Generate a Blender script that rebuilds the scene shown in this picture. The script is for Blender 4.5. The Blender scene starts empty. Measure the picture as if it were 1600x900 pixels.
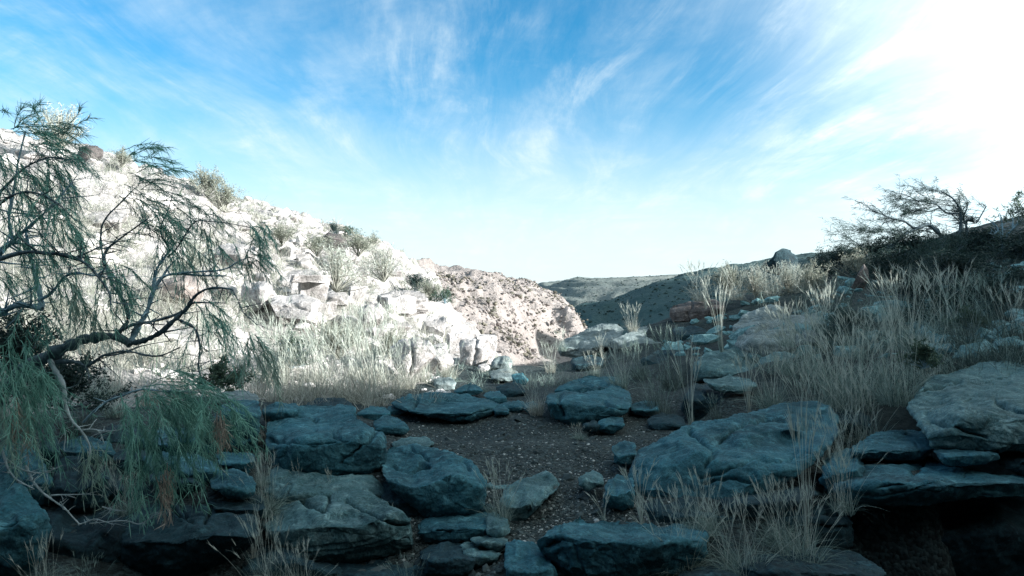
import bpy, math, random
import numpy as np
from mathutils import Vector

C = bpy.context.scene.collection
SC = bpy.context.scene
R = math.radians
FPX = 1042.0            # focal length in photo pixels (photo 1600 x 900)
EYE = 1.7

# ------------------------------------------------------------------ camera
cam_d = bpy.data.cameras.new('camera')
cam_d.sensor_width = 36.0
cam_d.lens = 36.0 * FPX / 1600.0
cam_d.clip_start = 0.05
cam_d.clip_end = 20000
cam = bpy.data.objects.new('camera', cam_d)
cam.location = (0, 0, EYE)
cam.rotation_euler = (R(90), 0, 0)
C.objects.link(cam)
SC.camera = cam

# ------------------------------------------------------------------ light
SUN_AZ, SUN_EL = 105.0, 18.0          # degrees to the right of the view, degrees above the horizon
sun_dir = Vector((math.sin(R(SUN_AZ)) * math.cos(R(SUN_EL)), math.cos(R(SUN_AZ)) * math.cos(R(SUN_EL)), math.sin(R(SUN_EL))))
sun_d = bpy.data.lights.new('sun', 'SUN')
sun_d.energy = 5.0
sun_d.angle = R(0.5)
sun_d.color = (1.0, 0.96, 0.93)
sun = bpy.data.objects.new('sun', sun_d)
sun.rotation_euler = (-sun_dir).to_track_quat('-Z', 'Y').to_euler()
sun.location = (30, 10, 30)
C.objects.link(sun)

VS = SC.view_settings
SC.display_settings.display_device = 'sRGB'
VS.view_transform = 'Standard'
VS.look = 'None'
VS.gamma = 1.0
VS.use_curve_mapping = False
VS.exposure = 1.55

SC.cycles.max_bounces = 5
SC.cycles.diffuse_bounces = 3
SC.cycles.glossy_bounces = 1
SC.cycles.transmission_bounces = 2
SC.cycles.transparent_max_bounces = 4


class NT:
    """short hand for building node trees"""
    def __init__(s, tree):
        s.t = tree
        s.n = tree.nodes
        s.n.clear()

    def new(s, typ, ins=None, **kw):
        nd = s.n.new(typ)
        for k, v in kw.items():
            setattr(nd, k, v)
        for k, v in (ins or {}).items():
            s.set(nd, k, v)
        return nd

    def set(s, nd, k, v):
        sock = nd.inputs[k]
        if hasattr(v, 'outputs'):
            v = v.outputs[0]
        if hasattr(v, 'is_output'):
            s.t.links.new(v, sock)
        else:
            sock.default_value = v

    def math(s, op, a, b=0.0, clamp=False):
        return s.new('ShaderNodeMath', {0: a, 1: b}, operation=op, use_clamp=clamp)

    def vmath(s, op, a, b=(0, 0, 0)):
        return s.new('ShaderNodeVectorMath', {0: a, 1: b}, operation=op)

    def ramp(s, fac, stops, interp='LINEAR'):
        nd = s.new('ShaderNodeValToRGB', {0: fac})
        nd.color_ramp.interpolation = interp
        el = nd.color_ramp.elements
        while len(el) < len(stops):
            el.new(0.5)
        for e, (p, c) in zip(el, stops):
            e.position = p
            e.color = c if len(c) == 4 else (*c, 1)
        return nd

    def mix(s, fac, a, b):
        nd = s.new('ShaderNodeMix', data_type='RGBA')
        s.set(nd, 0, fac)
        s.set(nd, 6, a if not isinstance(a, tuple) or len(a) == 4 else (*a, 1))
        s.set(nd, 7, b if not isinstance(b, tuple) or len(b) == 4 else (*b, 1))
        return nd.outputs[2]


# ------------------------------------------------------------------ sky
def build_world():
    w = bpy.data.worlds.new('World')
    SC.world = w
    w.use_nodes = True
    g = NT(w.node_tree)
    out = g.new('ShaderNodeOutputWorld')
    sky = g.new('ShaderNodeTexSky', sky_type='NISHITA')
    sky.sun_disc = False
    sky.sun_elevation = R(SUN_EL)
    sky.sun_rotation = R(SUN_AZ)
    sky.air_density = 1.0
    sky.dust_density = 0.6
    sky.ozone_density = 2.5
    tc = g.new('ShaderNodeTexCoord')
    d = tc.outputs['Generated']
    sep = g.new('ShaderNodeSeparateXYZ', {0: d})
    dx, dy, dz = sep.outputs[0], sep.outputs[1], sep.outputs[2]
    zc = g.math('ADD', g.math('MAXIMUM', dz, 0.0), 0.16)
    px = g.math('DIVIDE', dx, zc)
    py = g.math('DIVIDE', dy, zc)
    pl = g.new('ShaderNodeCombineXYZ', {0: px, 1: py, 2: 0.0})
    # cirrus: noise drawn out along the wind, bent by a slow second noise
    warp = g.new('ShaderNodeTexNoise', {'Vector': pl, 'Scale': 0.35, 'Detail': 2.0})
    wv = g.vmath('SCALE', g.vmath('SUBTRACT', warp.outputs['Color'], (0.5, 0.5, 0.5)))
    wv.inputs['Scale'].default_value = 1.35
    pw = g.vmath('ADD', pl, wv)
    m1 = g.new('ShaderNodeMapping', {'Vector': pw})
    m1.inputs['Rotation'].default_value = (0, 0, R(8))
    m1.inputs['Scale'].default_value = (1.9, 0.55, 1)
    n1 = g.new('ShaderNodeTexNoise', {'Vector': m1, 'Scale': 1.0, 'Detail': 12.0, 'Roughness': 0.68, 'Distortion': 0.6})
    m2 = g.new('ShaderNodeMapping', {'Vector': pw})
    m2.inputs['Rotation'].default_value = (0, 0, R(-14))
    m2.inputs['Location'].default_value = (3.1, 7.7, 0)
    m2.inputs['Scale'].default_value = (3.0, 0.8, 1)
    n2 = g.new('ShaderNodeTexNoise', {'Vector': m2, 'Scale': 1.3, 'Detail': 12.0, 'Roughness': 0.68, 'Distortion': 0.4})
    a = g.ramp(n1.outputs[0], [(0.27, (0, 0, 0)), (0.74, (1, 1, 1))], 'EASE')
    b = g.ramp(n2.outputs[0], [(0.46, (0, 0, 0)), (0.72, (1, 1, 1))], 'EASE')
    n3 = g.new('ShaderNodeTexNoise', {'Vector': pw, 'Scale': 2.6, 'Detail': 8.0, 'Roughness': 0.6, 'Distortion': 0.3})
    m3 = g.ramp(n3.outputs[0], [(0.36, (.35, .35, .35)), (0.64, (1.25, 1.25, 1.25))])
    streak = g.math('MULTIPLY', g.math('ADD', g.math('MULTIPLY', a, 0.66), g.math('MULTIPLY', b, 0.55)), m3)
    # thin veil towards the sun and towards the horizon
    sd = g.vmath('DOT_PRODUCT', d, tuple(sun_dir))
    sdot = sd.outputs['Value']
    near_sun = g.new('ShaderNodeMapRange', {0: sdot, 1: 0.06, 2: 0.54, 3: 0.0, 4: 1.0}, interpolation_type='SMOOTHSTEP')
    low = g.new('ShaderNodeMapRange', {0: dz, 1: 0.0, 2: 0.34, 3: 0.88, 4: 0.0}, interpolation_type='SMOOTHERSTEP')
    bv = g.new('ShaderNodeCombineXYZ', {0: g.math('MULTIPLY', dx, 1.3), 1: g.math('MULTIPLY', dy, 1.3), 2: g.math('MULTIPLY', dz, 17.0)})
    n4 = g.new('ShaderNodeTexNoise', {'Vector': bv, 'Scale': 1.5, 'Detail': 7.0, 'Roughness': 0.6, 'Distortion': 0.5})
    bands = g.math('MULTIPLY', g.ramp(n4.outputs[0], [(0.50, (0, 0, 0)), (0.66, (1, 1, 1))], 'EASE'), g.new('ShaderNodeMapRange', {0: dz, 1: 0.0, 2: 0.30, 3: 0.8, 4: 0.0}))
    veil = g.math('MAXIMUM', g.math('MULTIPLY', near_sun, 0.90), g.math('MAXIMUM', low, bands))
    # streaks show everywhere, denser in the veil
    gain = g.math('ADD', 0.62, g.math('MULTIPLY', near_sun, 1.0))
    cov = g.math('ADD', veil, g.math('MULTIPLY', g.math('MULTIPLY', streak, gain), g.math('SUBTRACT', 1.0, veil)), clamp=True)
    tint = g.mix(1.0, sky.outputs[0], (0.26, 1.16, 1.42))
    tint.node.blend_type = 'MULTIPLY'
    # a cloud is as bright as the sky light that strikes it; brighter towards the sun
    cb = g.math('ADD', 7.0, g.math('MULTIPLY', near_sun, 3.0))
    cc = g.vmath('SCALE', (0.86, 0.98, 1.01))
    g.set(cc, 'Scale', cb)
    col = g.mix(cov, tint, cc.outputs[0])
    bg = g.new('ShaderNodeBackground', {'Color': col, 'Strength': 0.056})
    g.t.links.new(bg.outputs[0], out.inputs[0])


build_world()

# ------------------------------------------------------------------ helpers
rng = np.random.default_rng(7)
random.seed(7)


def _hash(i, j, k, s):
    h = (i.astype(np.int64) * 374761393 + j.astype(np.int64) * 668265263 + k.astype(np.int64) * 2147483647 + s * 974634217) & 0xFFFFFFFF
    h = ((h ^ (h >> 13)) * 1274126177) & 0xFFFFFFFF
    h = ((h ^ (h >> 16)) * 2246822519) & 0xFFFFFFFF
    return ((h ^ (h >> 15)) & 0xFFFFFF) / float(0xFFFFFF) * 2 - 1


def vnoise(p, s=0):
    f = np.floor(p)
    t = p - f
    t = t * t * t * (t * (t * 6 - 15) + 10)
    f = f.astype(np.int64)
    i, j, k = f[:, 0], f[:, 1], f[:, 2]
    x, y, z = t[:, 0], t[:, 1], t[:, 2]
    def L(a, b, w): return a + (b - a) * w
    return L(L(L(_hash(i, j, k, s), _hash(i + 1, j, k, s), x), L(_hash(i, j + 1, k, s), _hash(i + 1, j + 1, k, s), x), y),
             L(L(_hash(i, j, k + 1, s), _hash(i + 1, j, k + 1, s), x), L(_hash(i, j + 1, k + 1, s), _hash(i + 1, j + 1, k + 1, s), x), y), z)


def fbm(p, octs=4, s=0, gain=0.5):
    r = np.zeros(len(p)); a = 1.0
    for o in range(octs):
        r += a * vnoise(p, s + o * 17)
        p = p * 2.03 + 11.7
        a *= gain
    return r


def smooth(a, b, x):
    t = np.clip((x - a) / (b - a), 0, 1)
    return t * t * (3 - 2 * t)


def mesh_np(name, V, F, mat, shade_smooth=True, mi=None, loc=None, parent=None, link=True):
    """V (n,3); F (m,3) or (m,4) index arrays, or a list of such arrays"""
    V = np.asarray(V, dtype=np.float32)
    if loc is not None:
        V = V - np.asarray(loc, dtype=np.float32)
    Fs = F if isinstance(F, list) else [F]
    Fs = [np.asarray(f, dtype=np.int32) for f in Fs if len(f)]
    me = bpy.data.meshes.new(name)
    me.vertices.add(len(V))
    me.vertices.foreach_set('co', V.ravel())
    nl = sum(f.size for f in Fs); nf = sum(len(f) for f in Fs)
    me.loops.add(nl); me.polygons.add(nf)
    me.loops.foreach_set('vertex_index', np.concatenate([f.ravel() for f in Fs]))
    tot = np.concatenate([np.full(len(f), f.shape[1], dtype=np.int32) for f in Fs])
    me.polygons.foreach_set('loop_start', np.concatenate([[0], np.cumsum(tot)[:-1]]).astype(np.int32))
    me.polygons.foreach_set('use_smooth', np.full(nf, shade_smooth))
    for m in (mat if isinstance(mat, (list, tuple)) else [mat]):
        me.materials.append(m)
    if mi is not None:
        me.polygons.foreach_set('material_index', np.asarray(mi, dtype=np.int32))
    me.update(calc_edges=True)
    me.validate()
    o = bpy.data.objects.new(name, me)
    if loc is not None and parent is None:
        o.location = [float(c) for c in loc]
    if link:
        C.objects.link(o)
    if parent is not None:
        o.parent = parent
    return o


def tag(o, label=None, cat=None, group=None, kind=None):
    if label: o['label'] = label
    if cat: o['category'] = cat
    if group: o['group'] = group
    if kind: o['kind'] = kind
    return o


def ray(px, py):
    return np.stack([(np.asarray(px, float) - 800) / FPX, np.ones_like(np.asarray(px, float)), (450 - np.asarray(py, float)) / FPX], -1)


CAM = np.array([0, 0, EYE])


def at(px, py, d):
    return CAM + ray(px, py) * np.asarray(d, float)[..., None]


# ------------------------------------------------------------------ materials
def mat(name, fn, rough=0.85, spec=0.25):
    m = bpy.data.materials.new(name)
    m.use_nodes = True
    g = NT(m.node_tree)
    out = g.new('ShaderNodeOutputMaterial')
    bs = g.new('ShaderNodeBsdfPrincipled', {'Roughness': rough, 'Specular IOR Level': spec})
    g.t.links.new(bs.outputs[0], out.inputs[0])
    fn(g, bs, out)
    return m


def rock_fn(base, light, dark, bscale=1.0, patch=1.6, bump=0.35):
    def f(g, bs, out):
        tc = g.new('ShaderNodeTexCoord').outputs['Object']
        oi = g.new('ShaderNodeObjectInfo').outputs['Random']
        off = g.vmath('ADD', tc, g.vmath('SCALE', (31.0, 17.0, 9.0)))
        sc = off.inputs[1].links[0].from_node
        g.set(sc, 'Scale', oi)
        big = g.new('ShaderNodeTexNoise', {'Vector': off, 'Scale': patch, 'Detail': 6.0, 'Roughness': 0.62})
        med = g.new('ShaderNodeTexNoise', {'Vector': off, 'Scale': 9.0 * bscale, 'Detail': 7.0, 'Roughness': 0.7})
        fine = g.new('ShaderNodeTexNoise', {'Vector': off, 'Scale': 60.0 * bscale, 'Detail': 5.0, 'Roughness': 0.7})
        vor = g.new('ShaderNodeTexVoronoi', {'Vector': off, 'Scale': 26.0 * bscale})
        c = g.mix(g.ramp(big.outputs[0], [(0.32, (0, 0, 0)), (0.68, (1, 1, 1))]), (*dark, 1), (*base, 1))
        c = g.mix(g.ramp(med.outputs[0], [(0.48, (0, 0, 0)), (0.72, (.75, .75, .75))]), c, (*light, 1))
        pit = g.ramp(vor.outputs['Distance'], [(0.05, (0.45, 0.45, 0.45)), (0.22, (0, 0, 0))])
        c = g.mix(pit, c, (*dark, 1))
        spk = g.ramp(fine.outputs[0], [(0.32, (0.55, 0.55, 0.55)), (0.5, (1, 1, 1)), (0.70, (1.5, 1.5, 1.5))])
        c = g.mix(1.0, c, spk.outputs[0]); c.node.blend_type = 'MULTIPLY'
        # worn ridges are paler
        pt = g.new('ShaderNodeNewGeometry').outputs['Pointiness']
        wear = g.ramp(pt, [(0.50, (.93, .93, .93)), (0.52, (1.08, 1.08, 1.08)), (0.60, (1.75, 1.75, 1.75))])
        c = g.mix(1.0, c, wear.outputs[0]); c.node.blend_type = 'MULTIPLY'
        # crusts of pale lichen
        lv = g.new('ShaderNodeTexNoise', {'Vector': off, 'Scale': 4.2 * bscale, 'Detail': 8.0, 'Roughness': 0.72, 'Distortion': 0.8})
        c = g.mix(g.ramp(lv.outputs[0], [(0.58, (0, 0, 0)), (0.66, (.65, .65, .65))]), c, (*[min(1, v * 1.45) for v in light], 1))
        g.set(bs, 'Base Color', c)
        h = g.math('ADD', g.math('MULTIPLY', med.outputs[0], 1.0), g.math('MULTIPLY', fine.outputs[0], 0.32))
        h = g.math('ADD', h, g.math('MULTIPLY', pit.outputs[0], -0.5))
        b = g.new('ShaderNodeBump', {'Strength': bump, 'Distance': 0.05 / bscale, 'Height': h})
        g.set(bs, 'Normal', b)
    return f


M = {}
M['basalt'] = mat('basalt', rock_fn((0.026, 0.112, 0.142), (0.078, 0.205, 0.232), (0.007, 0.038, 0.050), 1.0, 1.6, 0.5))  # the basalt kinds carry the shade's teal in their colour
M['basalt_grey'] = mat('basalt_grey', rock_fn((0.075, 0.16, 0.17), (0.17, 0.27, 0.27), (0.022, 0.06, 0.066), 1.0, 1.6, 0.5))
M['basalt_shade'] = mat('basalt_shade', rock_fn((0.009, 0.036, 0.046), (0.030, 0.078, 0.092), (0.003, 0.013, 0.018), 1.0, 1.6, 0.5))  # basalt with the black of shaded gaps and hollows put into its colour
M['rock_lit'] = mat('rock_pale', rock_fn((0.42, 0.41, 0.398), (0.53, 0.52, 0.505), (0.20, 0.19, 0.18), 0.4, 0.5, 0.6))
M['rock_mid'] = mat('rock_mid', rock_fn((0.17, 0.22, 0.22), (0.27, 0.31, 0.305), (0.07, 0.10, 0.10), 0.8, 1.2, 0.5))  # basalt without the shade's teal, chiefly for sunlit rocks
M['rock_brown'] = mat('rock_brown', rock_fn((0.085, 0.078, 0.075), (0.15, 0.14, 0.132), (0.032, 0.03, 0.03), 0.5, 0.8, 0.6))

M['rock_tan'] = mat('rock_tan', rock_fn((0.29, 0.255, 0.235), (0.36, 0.33, 0.30), (0.18, 0.155, 0.14), 0.4, 0.5, 0.5))


def ground_fn(g, bs, out):
    tc = g.new('ShaderNodeTexCoord').outputs['Object']
    n1 = g.new('ShaderNodeTexNoise', {'Vector': tc, 'Scale': 1.1, 'Detail': 6.0, 'Roughness': 0.65})
    v = g.new('ShaderNodeTexVoronoi', {'Vector': tc, 'Scale': 38.0})
    v2 = g.new('ShaderNodeTexVoronoi', {'Vector': tc, 'Scale': 15.0})
    c = g.mix(g.ramp(n1.outputs[0], [(0.35, (0, 0, 0)), (0.65, (1, 1, 1))]), (0.020, 0.038, 0.040, 1), (0.055, 0.078, 0.076, 1))
    st = g.ramp(v.outputs['Color'], [(0.45, (0.35, 0.35, 0.35)), (0.62, (0.8, 0.8, 0.8)), (0.93, (1.2, 1.2, 1.2)), (0.97, (3.6, 3.6, 3.5))])
    c = g.mix(1.0, c, st.outputs[0]); c.node.blend_type = 'MULTIPLY'
    g.set(bs, 'Base Color', c)
    h = g.math('ADD', g.math('MULTIPLY', v.outputs['Distance'], -0.6), g.math('MULTIPLY', v2.outputs['Distance'], -1.0))
    g.set(bs, 'Normal', g.new('ShaderNodeBump', {'Strength': 0.9, 'Distance': 0.03, 'Height': h}))


M['gravel'] = mat('gravel', ground_fn)


def hill_fn(base, light, dark, sc=1.0, green=None, bump=0.7):
    def f(g, bs, out):
        tc = g.new('ShaderNodeTexCoord').outputs['Object']
        a = g.new('ShaderNodeTexNoise', {'Vector': tc, 'Scale': 0.28 * sc, 'Detail': 8.0, 'Roughness': 0.68})
        b = g.new('ShaderNodeTexNoise', {'Vector': tc, 'Scale': 4.5 * sc, 'Detail': 10.0, 'Roughness': 0.8})
        v = g.new('ShaderNodeTexVoronoi', {'Vector': tc, 'Scale': 1.7 * sc, 'Detail': 3.0, 'Roughness': 0.7})
        c = g.mix(g.ramp(a.outputs[0], [(0.33, (0, 0, 0)), (0.66, (1, 1, 1))]), (*dark, 1), (*base, 1))
        c = g.mix(g.ramp(b.outputs[0], [(0.46, (0, 0, 0)), (0.70, (0.9, 0.9, 0.9))]), c, (*light, 1))
        if green:
            gn = g.new('ShaderNodeTexNoise', {'Vector': tc, 'Scale': 0.9 * sc, 'Detail': 6.0, 'Roughness': 0.7})
            c = g.mix(g.ramp(gn.outputs[0], [(0.55, (0, 0, 0)), (0.70, (0.7, 0.7, 0.7))]), c, (*green, 1))
        g.set(bs, 'Base Color', c)
        h = g.math('ADD', g.math('MULTIPLY', b.outputs[0], 1.0), g.math('MULTIPLY', v.outputs['Distance'], 0.8))
        g.set(bs, 'Normal', g.new('ShaderNodeBump', {'Strength': bump, 'Distance': 0.22 / sc, 'Height': h}))
    return f


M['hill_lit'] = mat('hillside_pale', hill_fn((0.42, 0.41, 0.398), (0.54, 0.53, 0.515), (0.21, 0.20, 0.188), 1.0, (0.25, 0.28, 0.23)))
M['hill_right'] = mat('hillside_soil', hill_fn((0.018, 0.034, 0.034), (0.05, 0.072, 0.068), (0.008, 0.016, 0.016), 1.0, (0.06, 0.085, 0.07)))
M['bluff'] = mat('bluff_rock', hill_fn((0.28, 0.255, 0.24), (0.37, 0.345, 0.325), (0.15, 0.135, 0.125), 0.55, (0.15, 0.15, 0.125)))
M['far_dark'] = mat('far_slope', hill_fn((0.030, 0.068, 0.068), (0.050, 0.092, 0.090), (0.016, 0.044, 0.046), 0.12, (0.02, 0.052, 0.05), 0.35))  # darker copy of the far slope, cast shade put into its colour
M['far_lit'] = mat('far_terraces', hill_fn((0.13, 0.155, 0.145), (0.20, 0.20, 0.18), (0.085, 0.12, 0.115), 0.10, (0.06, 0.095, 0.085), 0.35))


def plant(name, a, b, trans=0.25, rough=0.7):
    def f(g, bs, out):
        geo = g.new('ShaderNodeNewGeometry').outputs['Random Per Island']
        c = g.mix(g.ramp(geo, [(0.0, (0, 0, 0)), (1.0, (1, 1, 1))]), (*a, 1), (*b, 1))
        g.set(bs, 'Base Color', c)
        if trans:
            tr = g.new('ShaderNodeBsdfTranslucent', {'Color': c})
            mx = g.new('ShaderNodeMixShader', {0: trans, 1: bs, 2: tr})
            g.t.links.new(mx.outputs[0], out.inputs[0])
    return mat(name, f, rough, 0.2)


M['straw'] = plant('dry_grass', (0.13, 0.145, 0.12), (0.56, 0.57, 0.50))
M['straw_shade'] = plant('shade_grass', (0.055, 0.098, 0.09), (0.34, 0.45, 0.40))  # dry grass again, with the greying of shade put into its colour
M['straw_deep_shade'] = plant('deep_shade_grass', (0.028, 0.05, 0.046), (0.11, 0.15, 0.135))  # darkest copy of the dry grass, coloured for deep shade
M['plume'] = plant('grass_plume', (0.37, 0.42, 0.37), (0.56, 0.61, 0.54))
M['needle'] = plant('needle_foliage', (0.09, 0.26, 0.205), (0.28, 0.52, 0.42))
M['needle_pale'] = plant('pale_needle_foliage', (0.17, 0.29, 0.235), (0.34, 0.46, 0.38))
M['dead'] = plant('dead_sprays', (0.26, 0.225, 0.185), (0.44, 0.385, 0.32))
M['needle_shade'] = plant('shaded_needle_foliage', (0.025, 0.055, 0.048), (0.06, 0.105, 0.09))  # shade of backlit foliage put into the needle colour
M['leaf'] = plant('shrub_leaves', (0.045, 0.085, 0.06), (0.10, 0.15, 0.105))
M['leaf_grey'] = plant('grey_leaves', (0.17, 0.20, 0.16), (0.33, 0.35, 0.29))
M['scrub'] = plant('desert_scrub', (0.075, 0.075, 0.06), (0.15, 0.14, 0.11), 0)
M['leaf_dark'] = plant('dark_leaves', (0.012, 0.030, 0.027), (0.035, 0.065, 0.056))


def bark_fn(a, b):
    def f(g, bs, out):
        tc = g.new('ShaderNodeTexCoord').outputs['Object']
        n = g.new('ShaderNodeTexNoise', {'Vector': tc, 'Scale': 22.0, 'Detail': 6.0, 'Roughness': 0.7})
        n2 = g.new('ShaderNodeTexNoise', {'Vector': tc, 'Scale': 3.0, 'Detail': 3.0})
        f2 = g.math('MULTIPLY', n.outputs[0], g.math('ADD', 0.5, n2.outputs[0]))
        g.set(bs, 'Base Color', g.mix(g.ramp(f2, [(0.3, (0, 0, 0)), (0.65, (1, 1, 1))]), (*a, 1), (*b, 1)))
        g.set(bs, 'Normal', g.new('ShaderNodeBump', {'Strength': 0.8, 'Distance': 0.012, 'Height': n.outputs[0]}))
    return f


M['bark'] = mat('dark_bark', bark_fn((0.03, 0.048, 0.056), (0.14, 0.20, 0.225)))
M['bark_grey'] = mat('grey_bark', bark_fn((0.12, 0.23, 0.28), (0.32, 0.46, 0.52)))
M['bark_pale'] = mat('pale_twigs', bark_fn((0.20, 0.26, 0.27), (0.42, 0.48, 0.48)))

# ------------------------------------------------------------------ the foreground boulders, measured by eye
# (outline in photo pixels, base distance, how far the top runs back, where front face ends 0..1, lean, cracks, tilt, material, label)
B = []


def bl(pts, d0, L, e, label, m='basalt', cr=(), lean=0.25, tilt=0.0, rough=1.0, cat='boulder', group=None, bury=0.05, ter=True, name='boulder'):
    B.append(dict(p=np.array(pts, float), d0=d0, L=L, e=e, lean=lean, cr=[np.array(c, float) for c in cr], tilt=tilt, m=m,
                  label=label, rough=rough, cat=cat, group=group, bury=bury, ter=ter, name=name))


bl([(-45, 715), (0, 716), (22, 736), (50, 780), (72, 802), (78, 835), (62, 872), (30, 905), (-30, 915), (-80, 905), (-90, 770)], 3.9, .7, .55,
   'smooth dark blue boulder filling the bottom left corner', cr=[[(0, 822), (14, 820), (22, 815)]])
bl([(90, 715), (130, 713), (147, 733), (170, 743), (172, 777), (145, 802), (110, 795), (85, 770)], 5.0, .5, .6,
   'angular dark block behind the hanging dead branches', 'basalt_shade', cr=[[(128, 715), (124, 745), (146, 735)], [(124, 745), (110, 790)]])
bl([(63, 687), (87, 683), (97, 710), (88, 729), (72, 727), (60, 710)], 5.6, .3, .6, 'small dark wedge of rock in shade under the weeping tree', 'basalt_shade')
bl([(176, 708), (200, 700), (230, 706), (236, 724), (220, 734), (186, 734)], 5.6, .5, .5, 'dark flat stone behind the drooping green plume', 'basalt_shade')
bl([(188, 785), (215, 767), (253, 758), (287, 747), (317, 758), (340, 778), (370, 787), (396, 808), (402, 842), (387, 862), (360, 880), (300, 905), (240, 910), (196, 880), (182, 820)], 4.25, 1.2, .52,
   'long dark boulder with a shaded undercut face at the lower left', 'basalt_shade', cr=[[(290, 750), (278, 775), (292, 800)], [(318, 760), (330, 790), (322, 815)], [(240, 760), (262, 790), (300, 812)]], lean=-.12)
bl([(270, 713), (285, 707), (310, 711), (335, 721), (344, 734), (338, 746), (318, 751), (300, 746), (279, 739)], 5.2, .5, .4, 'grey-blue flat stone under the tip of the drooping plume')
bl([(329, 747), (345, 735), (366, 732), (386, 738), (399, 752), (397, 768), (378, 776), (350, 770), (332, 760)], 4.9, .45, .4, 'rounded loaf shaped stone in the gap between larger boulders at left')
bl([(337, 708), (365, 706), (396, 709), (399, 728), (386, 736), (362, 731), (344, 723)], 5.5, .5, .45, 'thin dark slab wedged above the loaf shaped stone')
bl([(328, 662), (348, 633), (375, 624), (401, 626), (406, 650), (404, 690), (393, 706), (360, 709), (325, 702), (315, 681)], 6.3, .8, .75,
   'upright block left of the grassy crack with a shaded face', cr=[[(330, 690), (360, 684), (402, 688)]], lean=.3)
bl([(330, 617), (360, 610), (386, 611), (406, 622), (400, 632), (370, 634), (340, 630)], 7.6, .9, .4, 'pale topped stone catching the sun above the upright block', 'rock_mid')
bl([(418, 665), (438, 641), (477, 632), (510, 632), (540, 642), (567, 659), (585, 671), (598, 680), (605, 697), (601, 718), (594, 734), (580, 744), (560, 751), (523, 750), (490, 747), (460, 739), (430, 732), (420, 702)], 5.6, 1.7, .52,
   'big blue boulder with a diagonal crack and two dark holes left of centre', cr=[[(588, 672), (575, 688), (558, 702), (532, 722)], [(421, 686), (457, 690), (497, 692), (522, 690)], [(520, 678), (535, 684), (540, 687)], [(491, 652), (493, 652.5)], [(490, 669), (493, 669.5)]], lean=.35)
bl([(515, 640), (530, 630), (553, 635), (560, 650), (542, 657), (520, 648)], 7.6, .5, .5, 'small rounded rock behind the big cracked boulder')
bl([(584, 657), (600, 649), (617, 649), (631, 660), (641, 670), (626, 677), (600, 678), (587, 670)], 7.4, .6, .4, 'flat topped bluish rock at the left edge of the gravel')
bl([(409, 757), (425, 744), (470, 741), (510, 746), (550, 756), (590, 771), (625, 792), (650, 812), (659, 833), (651, 846), (620, 857), (575, 865), (540, 870), (507, 876), (478, 872), (448, 855), (422, 828), (408, 795)], 4.5, 1.25, .50,
   'broad sloping slab below the big cracked boulder with pale streaks', 'basalt_grey', cr=[[(410, 757), (440, 766), (463, 775), (490, 791), (507, 797), (516, 772)], [(540, 780), (600, 806), (650, 818)]], tilt=-.25, lean=.1)
bl([(411, 730), (450, 732), (490, 740), (530, 744), (585, 742), (606, 760), (600, 790), (530, 800), (480, 795), (430, 785), (409, 760)], 5.2, .5, .5, 'thin rock layer sandwiched between the cracked boulder and sloping slab', 'basalt_grey')
bl([(600, 718), (612, 699), (643, 692), (673, 698), (703, 706), (731, 717), (748, 730), (755, 751), (752, 780), (732, 794), (713, 802), (688, 806), (658, 790), (632, 772), (612, 752), (601, 734)], 5.0, 1.3, .55,
   'rounded blue boulder standing beside the gravel left of a tussock', cr=[[(640, 699), (655, 706), (668, 717)], [(612, 725), (640, 735), (668, 729)], [(722, 716), (730, 722), (734, 730)]], lean=.3)
bl([(655, 812), (690, 800), (720, 797), (747, 795), (767, 800), (772, 815), (761, 832), (735, 840), (700, 846), (668, 846), (653, 833)], 4.65, .6, .5, 'low dark rock tucked under the rounded blue boulder', cr=[[(665, 825), (690, 828), (702, 833)]])
bl([(657, 862), (680, 850), (710, 846), (732, 855), (747, 872), (737, 895), (700, 908), (660, 900)], 4.15, .6, .55, 'dim rock at the bottom edge below the low dark rock', 'basalt_shade')
bl([(720, 850), (750, 841), (782, 839), (788, 855), (774, 876), (745, 890), (728, 874)], 4.25, .5, .5, 'small grey rock beside the gravel at the bottom centre', 'basalt_grey')
bl([(779, 788), (793, 762), (833, 742), (860, 732), (876, 742), (872, 763), (850, 782), (828, 808), (807, 822), (782, 802)], 5.0, .9, .35,
   'grey slab leaning into the gravel right of the tussock', 'basalt_grey', cr=[[(871, 757), (850, 772), (836, 781), (826, 808)]], tilt=.2)
bl([(759, 806), (775, 801), (793, 811), (795, 830), (777, 842), (761, 833)], 4.6, .35, .4, 'fist sized round stone by the lower end of the leaning slab', 'basalt_grey')
bl([(791, 850), (802, 845), (832, 848), (852, 860), (862, 880), (872, 908), (830, 920), (793, 912), (788, 880)], 3.95, .5, .45, 'smooth blue rounded rock at the bottom edge left of the large flat slab')
bl([(841, 848), (857, 830), (900, 810), (922, 787), (950, 778), (1000, 776), (1060, 792), (1105, 822), (1100, 870), (1050, 915), (960, 922), (870, 912), (853, 872)], 4.0, 1.5, .55,
   'large flat topped slab at the bottom centre right of the gravel', cr=[[(905, 808), (950, 806), (1012, 808)], [(850, 858), (870, 846)]], lean=.2)
bl([(941, 771), (950, 749), (965, 741), (987, 744), (993, 770), (990, 792), (965, 797), (943, 791)], 5.0, .5, .5, 'upright stone beside tall stalks at the right edge of the gravel')
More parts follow.
